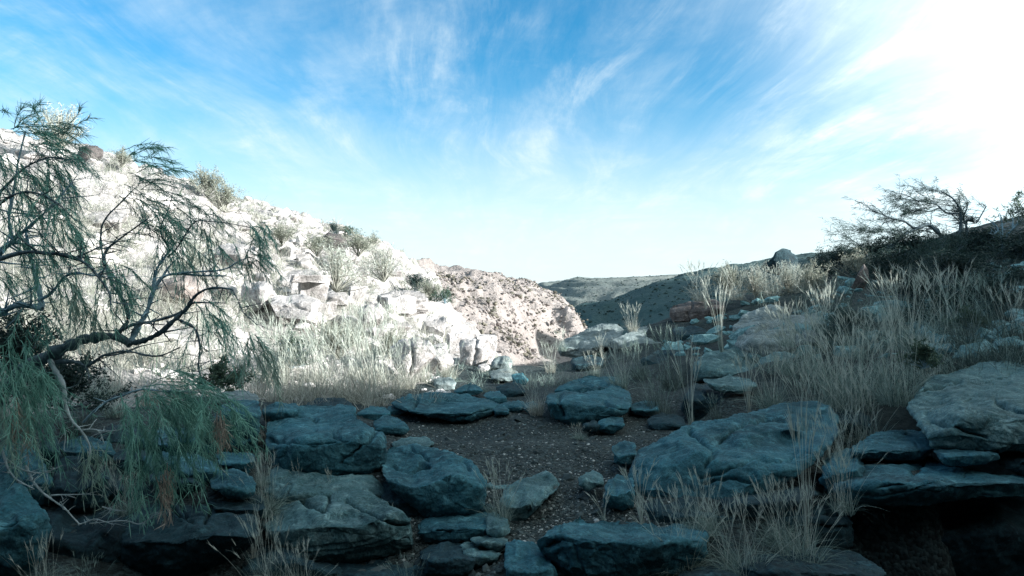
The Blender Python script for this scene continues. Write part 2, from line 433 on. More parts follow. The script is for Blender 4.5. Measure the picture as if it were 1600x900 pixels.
bl([(990, 712), (999, 700), (1023, 690), (1049, 676), (1073, 668), (1087, 661), (1113, 659), (1135, 656), (1156, 647), (1193, 639), (1233, 631), (1263, 626), (1283, 628), (1305, 637), (1313, 656), (1310, 676), (1297, 694), (1281, 712), (1255, 730), (1220, 755), (1180, 775), (1151, 786), (1113, 795), (1073, 802), (1033, 806), (996, 800), (978, 765), (982, 735)], 4.85, 2.5, .46,
   'huge blue whaleback boulder with curved cracks right of centre', cr=[[(1078, 672), (1100, 688), (1119, 703), (1116, 712), (1103, 722)], [(1150, 664), (1172, 657), (1199, 652), (1228, 656), (1249, 663), (1266, 664)], [(1095, 738), (1135, 731), (1188, 717), (1204, 722), (1228, 720), (1265, 706)], [(1100, 748), (1140, 740), (1175, 752)], [(1125, 688), (1140, 672), (1160, 662)]], lean=.9, tilt=-.12)
bl([(1128, 774), (1180, 770), (1220, 764), (1266, 758), (1276, 770), (1230, 792), (1180, 803), (1138, 798)], 4.75, .5, .5, 'narrow ledge under the right end of the whaleback boulder', 'basalt_shade')
bl([(1316, 713), (1338, 692), (1370, 676), (1416, 671), (1447, 676), (1462, 696), (1447, 711), (1400, 716), (1350, 712), (1325, 716)], 5.5, 1.2, .4, 'flat lens shaped rock on top of the long ledge at right')
bl([(1308, 722), (1362, 708), (1414, 709), (1454, 711), (1484, 729), (1528, 737), (1612, 741), (1660, 760), (1622, 777), (1547, 780), (1509, 788), (1414, 793), (1346, 793), (1308, 774)], 4.8, 1.4, .45,
   'long rounded ledge overhanging the black hollow at right', cr=[[(1375, 761), (1400, 757), (1422, 755), (1455, 751)], [(1310, 716), (1365, 712), (1388, 716), (1445, 712)], [(1425, 738), (1440, 724), (1448, 716)]], lean=-.1, ter=False)
bl([(1420, 634), (1436, 609), (1452, 588), (1490, 580), (1528, 569), (1566, 565), (1620, 562), (1690, 575), (1705, 640), (1685, 695), (1605, 706), (1550, 706), (1509, 700), (1464, 703), (1450, 672), (1428, 645)], 5.2, 2.4, .30,
   'massive pale grey boulder with a flat top at the right edge', 'basalt_grey', cr=[[(1555, 622), (1580, 632), (1602, 642)], [(1452, 660), (1490, 664), (1520, 682), (1548, 684)], [(1440, 606), (1470, 600), (1500, 592)]], lean=.1)
bl([(1460, 702), (1480, 693), (1510, 696), (1556, 700), (1560, 714), (1522, 722), (1490, 725), (1468, 718)], 5.15, .5, .5, 'small double stone under the massive pale boulder')
bl([(1140, 878), (1200, 862), (1240, 854), (1300, 856), (1340, 867), (1372, 885), (1395, 910), (1300, 925), (1180, 925), (1135, 905)], 3.95, .7, .45, 'dark flat rock at the bottom edge before the black hollow', 'basalt_shade')
bl([(1060, 895), (1120, 878), (1172, 884), (1198, 908), (1120, 920), (1055, 916)], 3.9, .4, .4, 'dark sliver of rock at the bottom edge under the wild grass', 'basalt_shade')
bl([(613, 631), (624, 621), (643, 615), (666, 612), (684, 611), (712, 614), (739, 618), (759, 622), (777, 629), (783, 635), (773, 646), (756, 653), (735, 661), (718, 662), (690, 657), (656, 651), (628, 642)], 8.3, 1.5, .42,
   'long smooth whale shaped boulder at the head of the gravel', cr=[[(648, 617), (652, 625), (646, 632)], [(684, 652), (720, 655), (752, 648), (778, 636)]], tilt=.1)
bl([(704, 612), (720, 604), (735, 598), (749, 604), (756, 611), (747, 617), (730, 618), (712, 616)], 10.2, .8, .4, 'cracked rounded rock peeping over the whale shaped boulder', cr=[[(733, 600), (731, 608), (728, 616)]])
bl([(754, 616), (765, 611), (780, 611), (790, 618), (792, 628), (780, 631), (760, 624)], 9.6, .6, .5, 'egg shaped stone at the right tip of the whale shaped boulder')
bl([(678, 594), (690, 589), (705, 590), (713, 598), (709, 609), (690, 611), (678, 605)], 11.6, .8, .5, 'rounded rock at the foot of the sunlit hillside grass', 'rock_mid')
bl([(773, 607), (788, 599), (806, 597), (819, 603), (820, 616), (807, 625), (789, 624)], 10.4, .8, .5, 'dark hunched rock left of the bushy tussock', 'basalt_shade')
bl([(779, 631), (806, 625), (819, 628), (822, 639), (811, 645), (791, 644), (778, 639)], 8.8, .5, .5, 'low blue stone in the row along the gravel')
bl([(820, 629), (834, 626), (840, 632), (840, 643), (826, 646), (818, 639)], 8.7, .4, .5, 'squarish small stone below the bushy tussock')
bl([(770, 640), (783, 631), (796, 640), (797, 649), (775, 651)], 8.5, .3, .5, 'pointed little stone touching the whale shaped boulder')
bl([(767, 567), (772, 560), (780, 556), (796, 557), (801, 566), (796, 578), (780, 581), (768, 576)], 14.6, .9, .6, 'block with a vertical crack at the end of the shaded stream bed', 'rock_mid', cr=[[(781, 558), (777, 570)]])
bl([(765, 580), (790, 576), (808, 580), (813, 590), (791, 598), (768, 593)], 12.6, 1.0, .4, 'flat rock in the stream bed before the cracked block', 'rock_mid')
bl([(799, 585), (815, 582), (826, 592), (822, 603), (800, 601)], 11.6, .6, .5, 'small shaded stone left of the bushy tussock roots')
bl([(849, 629), (857, 617), (877, 612), (910, 612), (947, 607), (968, 604), (982, 612), (985, 628), (978, 648), (948, 656), (913, 662), (892, 664), (872, 657), (852, 648)], 8.1, 1.5, .5,
   'wide rounded boulder with a vertical crack at the far end of the gravel', cr=[[(874, 614), (872, 633), (879, 652)], [(945, 628), (960, 633), (975, 640)]], lean=.25)
bl([(935, 657), (955, 650), (974, 652), (975, 668), (955, 679), (936, 677)], 7.7, .4, .6, 'small block leaning under the wide rounded boulder')
bl([(909, 664), (928, 656), (937, 666), (929, 678), (911, 673)], 7.7, .3, .6, 'smaller dark stone beside the leaning block', 'basalt_shade')
bl([(868, 607), (890, 596), (917, 588), (947, 589), (974, 593), (977, 606), (940, 613), (905, 616), (870, 615)], 9.8, 1.2, .4, 'low rock behind the wide rounded boulder', cr=[[(905, 594), (925, 600), (950, 598)]])
bl([(986, 632), (1010, 626), (1029, 630), (1029, 646), (1007, 652), (987, 647)], 8.7, .6, .5, 'blue stone half hidden in grass right of the wide rounded boulder')
bl([(870, 546), (880, 534), (903, 523), (920, 512), (940, 506), (960, 506), (975, 514), (967, 532), (950, 543), (932, 550), (923, 556), (900, 562), (872, 556)], 18.5, 3.2, .3,
   'cracked dome of rock at the gorge lip with a sunlit flank', 'rock_mid', cr=[[(885, 538), (905, 535), (925, 525), (950, 512)], [(905, 535), (900, 548)]], rough=1.5)
bl([(945, 540), (965, 526), (987, 517), (1007, 510), (1047, 511), (1057, 520), (1052, 537), (1013, 544), (970, 549)], 17.0, 2.2, .4, 'low rock with a level top beside the sunlit grass at the gorge lip', 'rock_mid')
bl([(891, 562), (920, 554), (942, 561), (942, 577), (915, 583), (893, 577)], 14.5, 1.2, .5, 'shaded stone below the dome at the gorge lip', 'basalt_shade')
bl([(1046, 482), (1060, 474), (1077, 471), (1110, 466), (1128, 470), (1130, 490), (1095, 512), (1060, 513), (1044, 497)], 18.5, 1.8, .6, 'reddish brown boulder on the right bank above the gorge lip', 'rock_brown', cr=[[(1082, 472), (1076, 490), (1080, 508)]], rough=1.6)
bl([(1048, 514), (1080, 508), (1104, 515), (1098, 533), (1060, 538)], 16.0, 1.0, .5, 'dim rock below the reddish brown boulder', 'basalt_shade')
bl([(1145, 497), (1172, 483), (1206, 474), (1236, 478), (1236, 492), (1190, 502), (1150, 512)], 14.0, 2.0, .4, 'slanting layered rock on the right bank below the sunlit grass', 'rock_mid', cr=[[(1155, 503), (1190, 490), (1230, 484)], [(1170, 493), (1205, 481)]], rough=1.5)
bl([(1150, 516), (1180, 504), (1225, 495), (1274, 491), (1303, 494), (1300, 522), (1255, 531), (1206, 538), (1172, 543), (1150, 532)], 11.6, 2.0, .4, 'broad streaked rock halfway up the right bank', 'rock_mid', cr=[[(1160, 522), (1200, 512), (1290, 505)], [(1200, 527), (1250, 515)]], rough=1.4)
bl([(1083, 560), (1105, 546), (1130, 543), (1152, 540), (1172, 542), (1190, 551), (1184, 568), (1150, 577), (1120, 575), (1086, 579)], 10.6, 1.4, .4, 'rounded grey rock below the broad streaked rock', 'basalt_grey')
bl([(1096, 591), (1119, 592), (1140, 587), (1177, 593), (1184, 603), (1155, 611), (1115, 607)], 8.5, .9, .4, 'thin pale ledge jutting over a dark recess on the right bank', 'basalt_grey')
bl([(1070, 612), (1085, 600), (1110, 604), (1150, 610), (1168, 625), (1163, 648), (1120, 658), (1085, 653), (1066, 637)], 8.6, 1.0, .7, 'dark boulder in the recess under the thin pale ledge', 'basalt_shade', lean=-.1)

# rocks that fill the gaps of the bank, many coloured dark for shade
bl([(410, 640), (432, 628), (462, 630), (470, 645), (445, 660), (415, 658)], 6.9, .6, .5, 'small shaded stone at the back of the big cracked boulder near the crack', ter=False)
bl([(470, 634), (500, 622), (540, 624), (556, 640), (520, 652), (478, 648)], 8.0, 1.0, .5, 'broad shaded stone behind the top of the big cracked boulder', 'basalt_shade', ter=False)
bl([(556, 646), (580, 634), (604, 638), (612, 650), (590, 660), (562, 658)], 8.2, .7, .5, 'rounded shaded stone left of the flat topped bluish rock', ter=False)
bl([(600, 640), (616, 631), (632, 635), (634, 646), (612, 650)], 8.7, .5, .5, 'small stone touching the left tip of the whale shaped boulder', ter=False)
bl([(1288, 718), (1310, 700), (1340, 704), (1352, 730), (1335, 775), (1300, 780), (1282, 750)], 5.2, .7, .6, 'rock joint between the whaleback boulder and the long ledge', ter=False)
bl([(612, 690), (640, 682), (668, 684), (680, 694), (650, 702), (618, 702)], 6.6, .5, .4, 'low slab behind the rounded blue boulder at the gravel edge', 'basalt_grey', ter=False)
bl([(752, 752), (772, 742), (796, 748), (800, 764), (775, 772), (756, 766)], 5.6, .4, .4, 'half buried stone beside the leaning slab', 'basalt_grey', ter=False)
bl([(955, 700), (975, 688), (992, 692), (996, 720), (978, 732), (958, 722)], 5.9, .5, .5, 'half buried stone at the left tip of the whaleback boulder', ter=False)
bl([(905, 745), (925, 735), (944, 742), (942, 760), (920, 766), (904, 758)], 5.3, .35, .4, 'flat half buried stone in the gravel left of the upright stone', 'basalt_grey', ter=False)
bl([(1010, 655), (1035, 645), (1065, 650), (1072, 668), (1040, 676), (1012, 670)], 7.9, .7, .5, 'stone in the grass at the back of the whaleback boulder', 'basalt_shade', ter=False)
bl([(232, 740), (270, 731), (300, 747), (320, 757), (292, 770), (250, 768)], 5.05, .5, .5, 'dim stone squeezed below the flat stone at the plume tip', 'basalt_shade', ter=False)
bl([(322, 772), (352, 769), (380, 776), (408, 774), (414, 800), (398, 818), (370, 804), (335, 792)], 4.7, .5, .5, 'dark stone squeezed under the loaf shaped stone', 'basalt_shade', ter=False)
bl([(70, 800), (110, 790), (150, 800), (187, 800), (204, 850), (196, 910), (100, 925), (62, 890)], 4.35, .7, .6, 'rock in a shade-black tone between the smooth corner boulder and the long boulder', 'basalt_shade', ter=False)
bl([(382, 866), (420, 838), (455, 858), (490, 878), (525, 880), (545, 910), (450, 930), (380, 925)], 4.2, .7, .5, 'rock in a shade-black tone at the bottom edge under the left tip of the sloping slab', 'basalt_shade', ter=False)
bl([(498, 886), (560, 868), (630, 858), (664, 856), (670, 910), (600, 930), (505, 925)], 4.2, .6, .4, 'shaded flat rock at the bottom edge under the sloping slab', 'basalt_shade', ter=False)
bl([(598, 750), (614, 754), (640, 778), (664, 802), (657, 820), (622, 796), (598, 776)], 5.1, .5, .5, 'wedge of rock toned dark for the shade between the sloping slab and the rounded blue boulder', 'basalt_shade', ter=False)
bl([(150, 728), (186, 733), (200, 775), (178, 795), (160, 760)], 5.2, .5, .5, 'narrow dark stone right of the angular dark block', 'basalt_shade', ter=False)
bl([(-20, 702), (40, 690), (70, 724), (88, 760), (78, 795), (40, 765)], 5.1, .6, .5, 'dark sloping rock behind the smooth corner boulder', 'basalt', ter=False)
bl([(222, 714), (255, 705), (277, 715), (280, 740), (240, 742)], 5.4, .4, .5, 'blocky stone left of the flat stone at the plume tip', ter=False)
bl([(92, 692), (130, 680), (170, 690), (184, 710), (150, 724), (110, 717)], 5.8, .6, .5, 'shaded rounded rock among the dead branches', ter=False)
bl([(222, 682), (260, 667), (300, 669), (322, 690), (328, 706), (280, 710), (232, 707)], 6.1, .8, .5, 'wide rock hidden behind the drooping plume', ter=False)
bl([(150, 676), (180, 662), (215, 666), (228, 690), (205, 704), (160, 698)], 6.3, .7, .5, 'dark toned rock behind the dead branches', 'basalt_shade', ter=False)
bl([(1005, 776), (1060, 769), (1130, 770), (1175, 800), (1155, 855), (1050, 860), (1012, 815)], 4.75, .6, .6, 'dark rock behind the wild grass under the whaleback boulder', 'basalt_shade', ter=False)
bl([(1165, 802), (1240, 784), (1312, 772), (1335, 800), (1330, 860), (1240, 868), (1168, 858)], 4.8, .6, .6, 'broken dark ledge behind the wild grass left of the black hollow', 'basalt_shade', cr=[[(1180, 815), (1250, 802), (1320, 800)], [(1200, 840), (1270, 822), (1325, 825)]], ter=False, rough=1.6)
bl([(1300, 790), (1450, 778), (1620, 765), (1720, 850), (1700, 970), (1450, 980), (1305, 950)], 5.5, .8, .8, 'rock wall coloured black for the shade at the back of the hollow', 'basalt_shade', ter=False, lean=-.1)
bl([(1553, 708), (1620, 698), (1690, 708), (1690, 750), (1600, 744), (1560, 728)], 5.3, .7, .6, 'rock layer toned dark for the shade between the massive pale boulder and the long ledge', 'basalt_shade', ter=False)
bl([(735, 842), (760, 832), (792, 840), (794, 852), (775, 862), (745, 856)], 4.4, .4, .5, 'little grey stone between gravel and the small grey rock', 'basalt_grey', ter=False)
bl([(690, 745), (742, 770), (776, 790), (790, 806), (752, 812), (722, 800)], 5.15, .5, .5, 'low stone under the roots of the bushy dry tussock', 'basalt_shade', ter=False)
bl([(1186, 655), (1235, 625), (1300, 612), (1345, 640), (1370, 672), (1320, 690), (1240, 690)], 7.4, 1.2, .5, 'hidden rock behind the crest of the whaleback boulder', 'basalt_shade', ter=False)
bl([(1182, 560), (1215, 548), (1255, 552), (1262, 572), (1220, 584), (1186, 578)], 9.9, 1.0, .5, 'grey rock in the grass right of the rounded grey rock', 'basalt_grey', ter=False)
bl([(1000, 556), (1030, 545), (1075, 545), (1088, 560), (1060, 574), (1008, 572)], 12.4, 1.2, .5, 'dim rock in the grass left of the rounded grey rock', 'basalt_shade', ter=False)

# stones of the left bank carry on behind the ones in front of them
for b in B:
    p = b['p']
    if p[:, 1].min() > 600 and b['d0'] < 9 and 'huge blue' not in b['label']:
        b['lean'] -= .38
    if p[:, 1].min() > 620 and p[:, 0].mean() > 980 and 4.4 < b['d0'] < 6 and b['ter'] and 'huge blue' not in b['label']:
        y0 = p[:, 1].min(); c0 = p[:, 0].mean()
        p[:, 1] = y0 + (p[:, 1] - y0) * 1.14
        p[:, 0] = c0 + (p[:, 0] - c0) * 1.03
    if p[:, 0].mean() > 1040 and 8 < b['d0'] < 15:
        y0 = p[:, 1].min()
        p[:, 1] = y0 + (p[:, 1] - y0) * (1.5 if 'thin' not in b['label'] else 1.15)
    if p[:, 1].min() > 640 and p[:, 0].mean() < 780 and b['d0'] > 4.4:
        y0 = p[:, 1].min(); c0 = p[:, 0].mean()
        p[:, 1] = y0 + (p[:, 1] - y0) * 1.10
        p[:, 0] = c0 + (p[:, 0] - c0) * 1.03

# ------------------------------------------------------------------ ground heights
PT = []                                        # (azimuth, ln distance, slope seen from the eye)


def ctl(x, y, z):
    r = math.hypot(x, y)
    PT.append((math.atan2(x, y), math.log(r), (z - EYE) / r))


def P(px, py, d):
    p = at(px, py, d)
    ctl(p[0], p[1], p[2])


def W(px, d, z): ctl((px - 800) / FPX * d, d, z)


def A(phi, r, z): ctl(r * math.sin(R(phi)), r * math.cos(R(phi)), z)


for a in [(800, 880, 4.15), (850, 760, 5.65), (700, 668, 8.2), (900, 690, 7.3), (820, 642, 9.2), (750, 600, 11.8), (800, 580, 13.4), (850, 577, 15.5), (900, 566, 18),
          (680, 585, 13.5), (680, 560, 15), (680, 500, 24), (680, 450, 40), (690, 430, 62), (680, 440, 90), (700, 548, 17), (700, 505, 24), (705, 440, 62),
          (620, 612, 11.0), (620, 560, 14.4), (620, 500, 21), (620, 440, 34), (630, 396, 52), (630, 410, 85),
          (560, 628, 10.3), (560, 590, 12), (560, 560, 14), (560, 500, 19), (560, 450, 25), (560, 400, 33), (560, 370, 45), (560, 385, 70), (560, 400, 100),
          (480, 628, 9.8), (480, 560, 13.2), (480, 500, 17.5), (480, 440, 23), (480, 380, 33), (480, 350, 41), (480, 365, 60), (480, 380, 100),
          (400, 625, 9.5), (400, 560, 12.5), (400, 500, 16), (400, 450, 20), (400, 400, 26), (400, 350, 34), (400, 334, 38), (400, 345, 55), (400, 365, 100),
          (270, 620, 9), (270, 550, 11.5), (270, 450, 16.5), (270, 370, 23), (270, 300, 31), (270, 284, 34), (270, 300, 50), (270, 330, 100),
          (120, 620, 8.5), (120, 500, 12.5), (120, 400, 17.5), (120, 300, 25), (120, 242, 32), (120, 255, 45), (120, 290, 100),
          (0, 620, 8), (0, 500, 11.5), (0, 400, 16), (0, 300, 22), (0, 215, 30), (0, 195, 33), (0, 205, 45), (0, 240, 100),
          (-300, 600, 7), (-300, 400, 13), (-300, 200, 22), (-300, 120, 30), (-300, 160, 60), (-300, 200, 100),
          # right bank
          (1000, 645, 9.0), (1050, 603, 11), (1000, 563, 14), (1000, 534, 17), (980, 524, 19), (1100, 563, 11.5), (1100, 523, 14.5), (1080, 503, 17.5), (1100, 482, 20),
          (1200, 563, 10), (1200, 503, 13.5), (1200, 468, 17), (1200, 462, 20), (1300, 605, 8.5), (1300, 545, 10.5), (1300, 485, 14), (1300, 455, 18), (1300, 425, 26), (1300, 430, 80),
          (1400, 605, 8.2), (1400, 545, 10), (1400, 485, 13), (1400, 435, 18), (1400, 405, 24), (1400, 407, 40), (1400, 392, 70),
          (1500, 565, 8), (1500, 525, 10), (1500, 463, 14), (1500, 415, 20), (1500, 397, 26), (1500, 392, 40), (1500, 377, 60),
          (1600, 565, 7.6), (1600, 505, 10), (1600, 443, 14), (1600, 402, 20), (1600, 372, 30), (1600, 345, 45), (1600, 350, 90)]:
    P(*a)
for a in [(870, 22, -1.0), (870, 33, -8), (870, 60, -22), (870, 110, -35), (950, 24.5, -.4), (950, 33, -7), (950, 60, -22), (950, 110, -35), (800, 18.5, -.7), (800, 30, -4), (800, 60, -18), (800, 110, -24),
          (745, 18.5, -.4), (745, 24, -1.6), (745, 36, -4), (745, 70, -13), (720, 45, 0), (728, 60, -4), (745, 110, -16),
          (1000, 23, .2), (1000, 29, -3), (1000, 60, -15), (1000, 110, -30), (1100, 26, .4), (1100, 40, -4), (1100, 100, -15), (1200, 30, 1.0), (1200, 60, -3), (1200, 110, -3), (1300, 40, 2.0),
          # the hollow under the ledge at right
          (1450, 5.6, -1.7), (1450, 4.7, -1.7), (1560, 5.2, -1.7), (1560, 4.4, -1.4), (1380, 4.9, -1.3), (1450, 6.8, -.1), (1560, 6.8, .1), (1650, 5.3, -.8), (1340, 5.8, -.1), (1380, 4.2, -.5), (1500, 3.9, -.7)]:
    W(*a)
for a in [(-70, 4, .2), (-70, 8, 1.5), (-70, 15, 6), (-70, 30, 12), (-70, 110, 12), (-110, 4, .3), (-110, 8, 2.5), (-110, 15, 7), (-110, 40, 12), (-110, 110, 12),
          (180, 2, .5), (180, 3.2, 3.2), (180, 5, 8), (180, 9, 15), (180, 15, 19), (180, 40, 22), (180, 110, 22), (-180, 2, .5), (-180, 3.2, 3.2), (-180, 5, 8), (-180, 9, 15), (-180, 15, 19), (-180, 40, 22), (-180, 110, 22),  # unseen walls behind the viewpoint, raised to keep sky light off the fronts
          (-140, 3, 1.5), (-140, 5, 5), (-140, 9, 11), (-140, 15, 15), (-140, 30, 17), (140, 3, 1.5), (140, 5, 5), (140, 9, 11), (140, 15, 15), (140, 26, 17), (140, 110, 17), (100, 4, .6), (100, 8, 2.2), (100, 15, 6), (100, 25, 14), (100, 110, 13),
          (94, 5, .5), (96, 9, 2), (98, 16, 5), (98, 26, 13.5), (89, 27, 12.2), (84, 26.5, 8.7), (76, 26.5, 8.3), (68, 28, 7.8), (62, 29.5, 7.4), (50, 34.5, 8.2), (85, 40, 8.7), (75, 42, 8.2), (91, 40, 12.5), (85, 60, 9.5), (75, 60, 8.8),  # unseen right ridge, heights set to place the edge of its shadow
          (66, 110, 11), (54, 110, 10), (46, 110, 15), (44, 140, 21), (46.5, 143, 29), (50, 140, 13), (54, 145, 10), (41, 140, 15), (60, 8, 1.7), (60, 15, 4), (48, 8, 1.2), (48, 15, 3), (48, 25, 5.2), (42, 30, 4.6),  # the far rise here is unseen, added to shade the bluff's foot
          (0, 1.2, 0), (90, 1.2, 0), (-90, 1.2, 0), (0, 2, 0), (25, 2, 0), (-25, 2, 0), (45, 2.5, 0), (-45, 2.5, 0), (90, 2, 0), (-90, 2, 0), (0, 3.2, 0), (20, 3.2, 0), (-20, 3.2, 0)]:
    A(*a)
for b in B:
    if not b['ter']:
        continue
    p = b['p']
    y0, y1 = p[:, 1].max(), p[:, 1].min()
    cx, wd = p[:, 0].mean(), np.ptp(p[:, 0])
    for fx in ((-.3, 0, .3) if wd > 140 else (-.2, .2) if wd > 70 else (0,)):
        q = at(cx + fx * wd, y0 - (y0 - y1) * .10, b['d0'] + .10)
        ctl(q[0], q[1], q[2] - .02)

PT = np.array(PT)
# drop near duplicates so that the system stays well behaved
keep = []
for i in range(len(PT)):
    if all((PT[i, 0] - PT[j, 0]) ** 2 + (PT[i, 1] - PT[j, 1]) ** 2 > 0.0006 for j in keep):
        keep.append(i)
PT = PT[keep]
_D = np.sqrt(((PT[:, None, :2] - PT[None, :, :2]) ** 2).sum(-1) + 1e-4)
_n = len(PT)
_Am = np.zeros((_n + 1, _n + 1))
_Am[:_n, :_n] = -_D + np.eye(_n) * 0.008
_Am[:_n, _n] = 1
_Am[_n, :_n] = 1
_wt = np.linalg.solve(_Am, np.concatenate([PT[:, 2], [0]]))


def base_height(x, y):
    x = np.atleast_1d(np.asarray(x, float)); y = np.atleast_1d(np.asarray(y, float))
    r = np.hypot(x, y) + 1e-6
    ph = np.arctan2(x, y); lr = np.log(np.maximum(r, 1.0))
    s = np.empty(len(x))
    for i in range(0, len(x), 20000):
        sl = slice(i, i + 20000)
        dd = np.sqrt((ph[sl, None] - PT[None, :, 0]) ** 2 + (lr[sl, None] - PT[None, :, 1]) ** 2 + 1e-4)
        s[sl] = -dd @ _wt[:_n] + _wt[_n]
    return EYE + s * np.maximum(r, 1.0), ph, r


def hill_mask(x, y, ph, r):
    """1 on the left hillside, 0 in the bed and on the right bank"""
    lim = np.interp(np.degrees(ph), [-180, -75, -38, -28, -13, -6.5, -4, -1, 1], [60, 7, 9.2, 10.0, 10.6, 13, 16.5, 20, 500])
    return smooth(-.6, .8, r - lim)


def height(x, y):
    z, ph, r = base_height(x, y)
    p = np.stack([x + 0 * z, y + 0 * z, 0 * z], -1)
    hm = hill_mask(x, y, ph, r)
    # hillside: broken ledges and gullies
    a = fbm(p * 0.22, 5, 3, .55)
    rid = 1 - np.abs(fbm(p * np.array([.5, .3, 1]) + 5.1, 4, 9, .55))
    st = z * 1.3 + a * .8
    ledge = (np.floor(st) + smooth(.55, 1.0, st - np.floor(st)) - st) / 1.3
    far = np.clip(r / 30, .3, 1.3)
    z = z + hm * (a * .30 * far + (rid - .6) * .30 * far + ledge * .75)
    cr = np.abs(fbm(p * np.array([.30, .42, 1]) + 40.3, 4, 87, .5)); cr2 = np.abs(fbm(p * np.array([.9, .6, 1]) + 71.7, 3, 88, .5))
    z = z - hm * (.42 * far * np.exp(-(cr / .022) ** 2) + .20 * far * np.exp(-(cr2 / .04) ** 2))
    rb = (1 - hm) * smooth(9, 20, r)
    z = z + rb * (fbm(p * 0.5, 4, 21) * .16 * far) + (1 - hm) * fbm(p * 1.3, 4, 31) * .035
    return z


def build_ground():
    seg = [(-180, -60, 2.0), (-60, -42, .8), (-42, 42, .22), (42, 80, .8), (80, 180.001, 2.0)]
    ph = np.concatenate([np.arange(a, b, s) for a, b, s in seg])
    ph[-1] = 180
    lr = np.linspace(math.log(1.0), math.log(155), 345)
    PH, LR = np.meshgrid(np.radians(ph), lr, indexing='ij')
    r = np.exp(LR)
    x, y = (np.sin(PH) * r).ravel(), (np.cos(PH) * r).ravel()
    z = height(x, y)
    V = np.stack([x, y, z], -1)
    na, nr = PH.shape
    idx = np.arange(na * nr).reshape(na, nr)
    F = np.stack([idx[:-1, :-1], idx[:-1, 1:], idx[1:, 1:], idx[1:, :-1]], -1).reshape(-1, 4)[:, ::-1]
    fc = V[F].mean(1)
    phf = np.arctan2(fc[:, 0], fc[:, 1]); rf = np.hypot(fc[:, 0], fc[:, 1])
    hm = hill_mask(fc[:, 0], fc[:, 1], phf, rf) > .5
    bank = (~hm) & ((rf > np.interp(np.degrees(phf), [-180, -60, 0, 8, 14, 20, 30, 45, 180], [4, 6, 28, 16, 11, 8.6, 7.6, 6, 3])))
    def sub(name, sel, m):
        Fs = F[sel]
        u, inv = np.unique(Fs, return_inverse=True)
        o = mesh_np(name, V[u], inv.reshape(Fs.shape), m)
        tag(o, kind='structure')
        return o
    sub('gravel_bed', ~hm & ~bank, M['gravel'])
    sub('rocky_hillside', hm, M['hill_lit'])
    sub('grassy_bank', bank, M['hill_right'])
    c = np.stack([x[idx[:, 0]], y[idx[:, 0]], z[idx[:, 0]]], -1)
    n = len(c)
    Vc = np.concatenate([c, [[0, 0, 0]]])
    tag(mesh_np('ground', Vc, np.stack([np.arange(n - 1), np.arange(1, n), np.full(n - 1, n)], -1)[:, ::-1], M['gravel']), kind='structure')


build_ground()


# the same heights on an even grid, for quick look-ups within the view
_gp0, _gp1, _gnp, _gnr = R(-50), R(50), 900, 560
_gl1 = math.log(118)
_gP, _gL = np.meshgrid(np.linspace(_gp0, _gp1, _gnp), np.linspace(0, _gl1, _gnr), indexing='ij')
_gZ = height((np.sin(_gP) * np.exp(_gL)).ravel(), (np.cos(_gP) * np.exp(_gL)).ravel()).reshape(_gnp, _gnr)


def hq(x, y):
    x = np.atleast_1d(np.asarray(x, float)); y = np.atleast_1d(np.asarray(y, float))
    u = np.clip((np.arctan2(x, y) - _gp0) / (_gp1 - _gp0) * (_gnp - 1), 0, _gnp - 1.001)
    v = np.clip(np.log(np.maximum(np.hypot(x, y), 1)) / _gl1 * (_gnr - 1), 0, _gnr - 1.001)
    i, j = u.astype(int), v.astype(int)
    a, b = u - i, v - j
    return (_gZ[i, j] * (1 - a) + _gZ[i + 1, j] * a) * (1 - b) + (_gZ[i, j + 1] * (1 - a) + _gZ[i + 1, j + 1] * a) * b


def hits(px, py, dmin=2.6, dmax=110):
    """first meeting of the sight line with the ground, as a distance"""
    px = np.atleast_1d(np.asarray(px, float)); py = np.atleast_1d(np.asarray(py, float))
    ds = np.exp(np.linspace(math.log(dmin), math.log(dmax), 260))
    rr = ray(px, py)
    out = np.full(len(px), np.nan)
    for s0 in range(0, len(px), 4000):
        q = rr[s0:s0 + 4000]
        X = q[:, None, 0] * ds[None]; Y = q[:, None, 1] * ds[None]
        g = (EYE + q[:, None, 2] * ds[None]) - hq(X.ravel(), Y.ravel()).reshape(X.shape)
        below = g <= 0
        k = below.argmax(1)
        for i in np.nonzero(below.any(1))[0]:
            j = k[i]
            if j == 0:
                out[s0 + i] = ds[0]
            else:
                f = g[i, j - 1] / (g[i, j - 1] - g[i, j] + 1e-9)
                out[s0 + i] = ds[j - 1] + (ds[j] - ds[j - 1]) * f
    return out


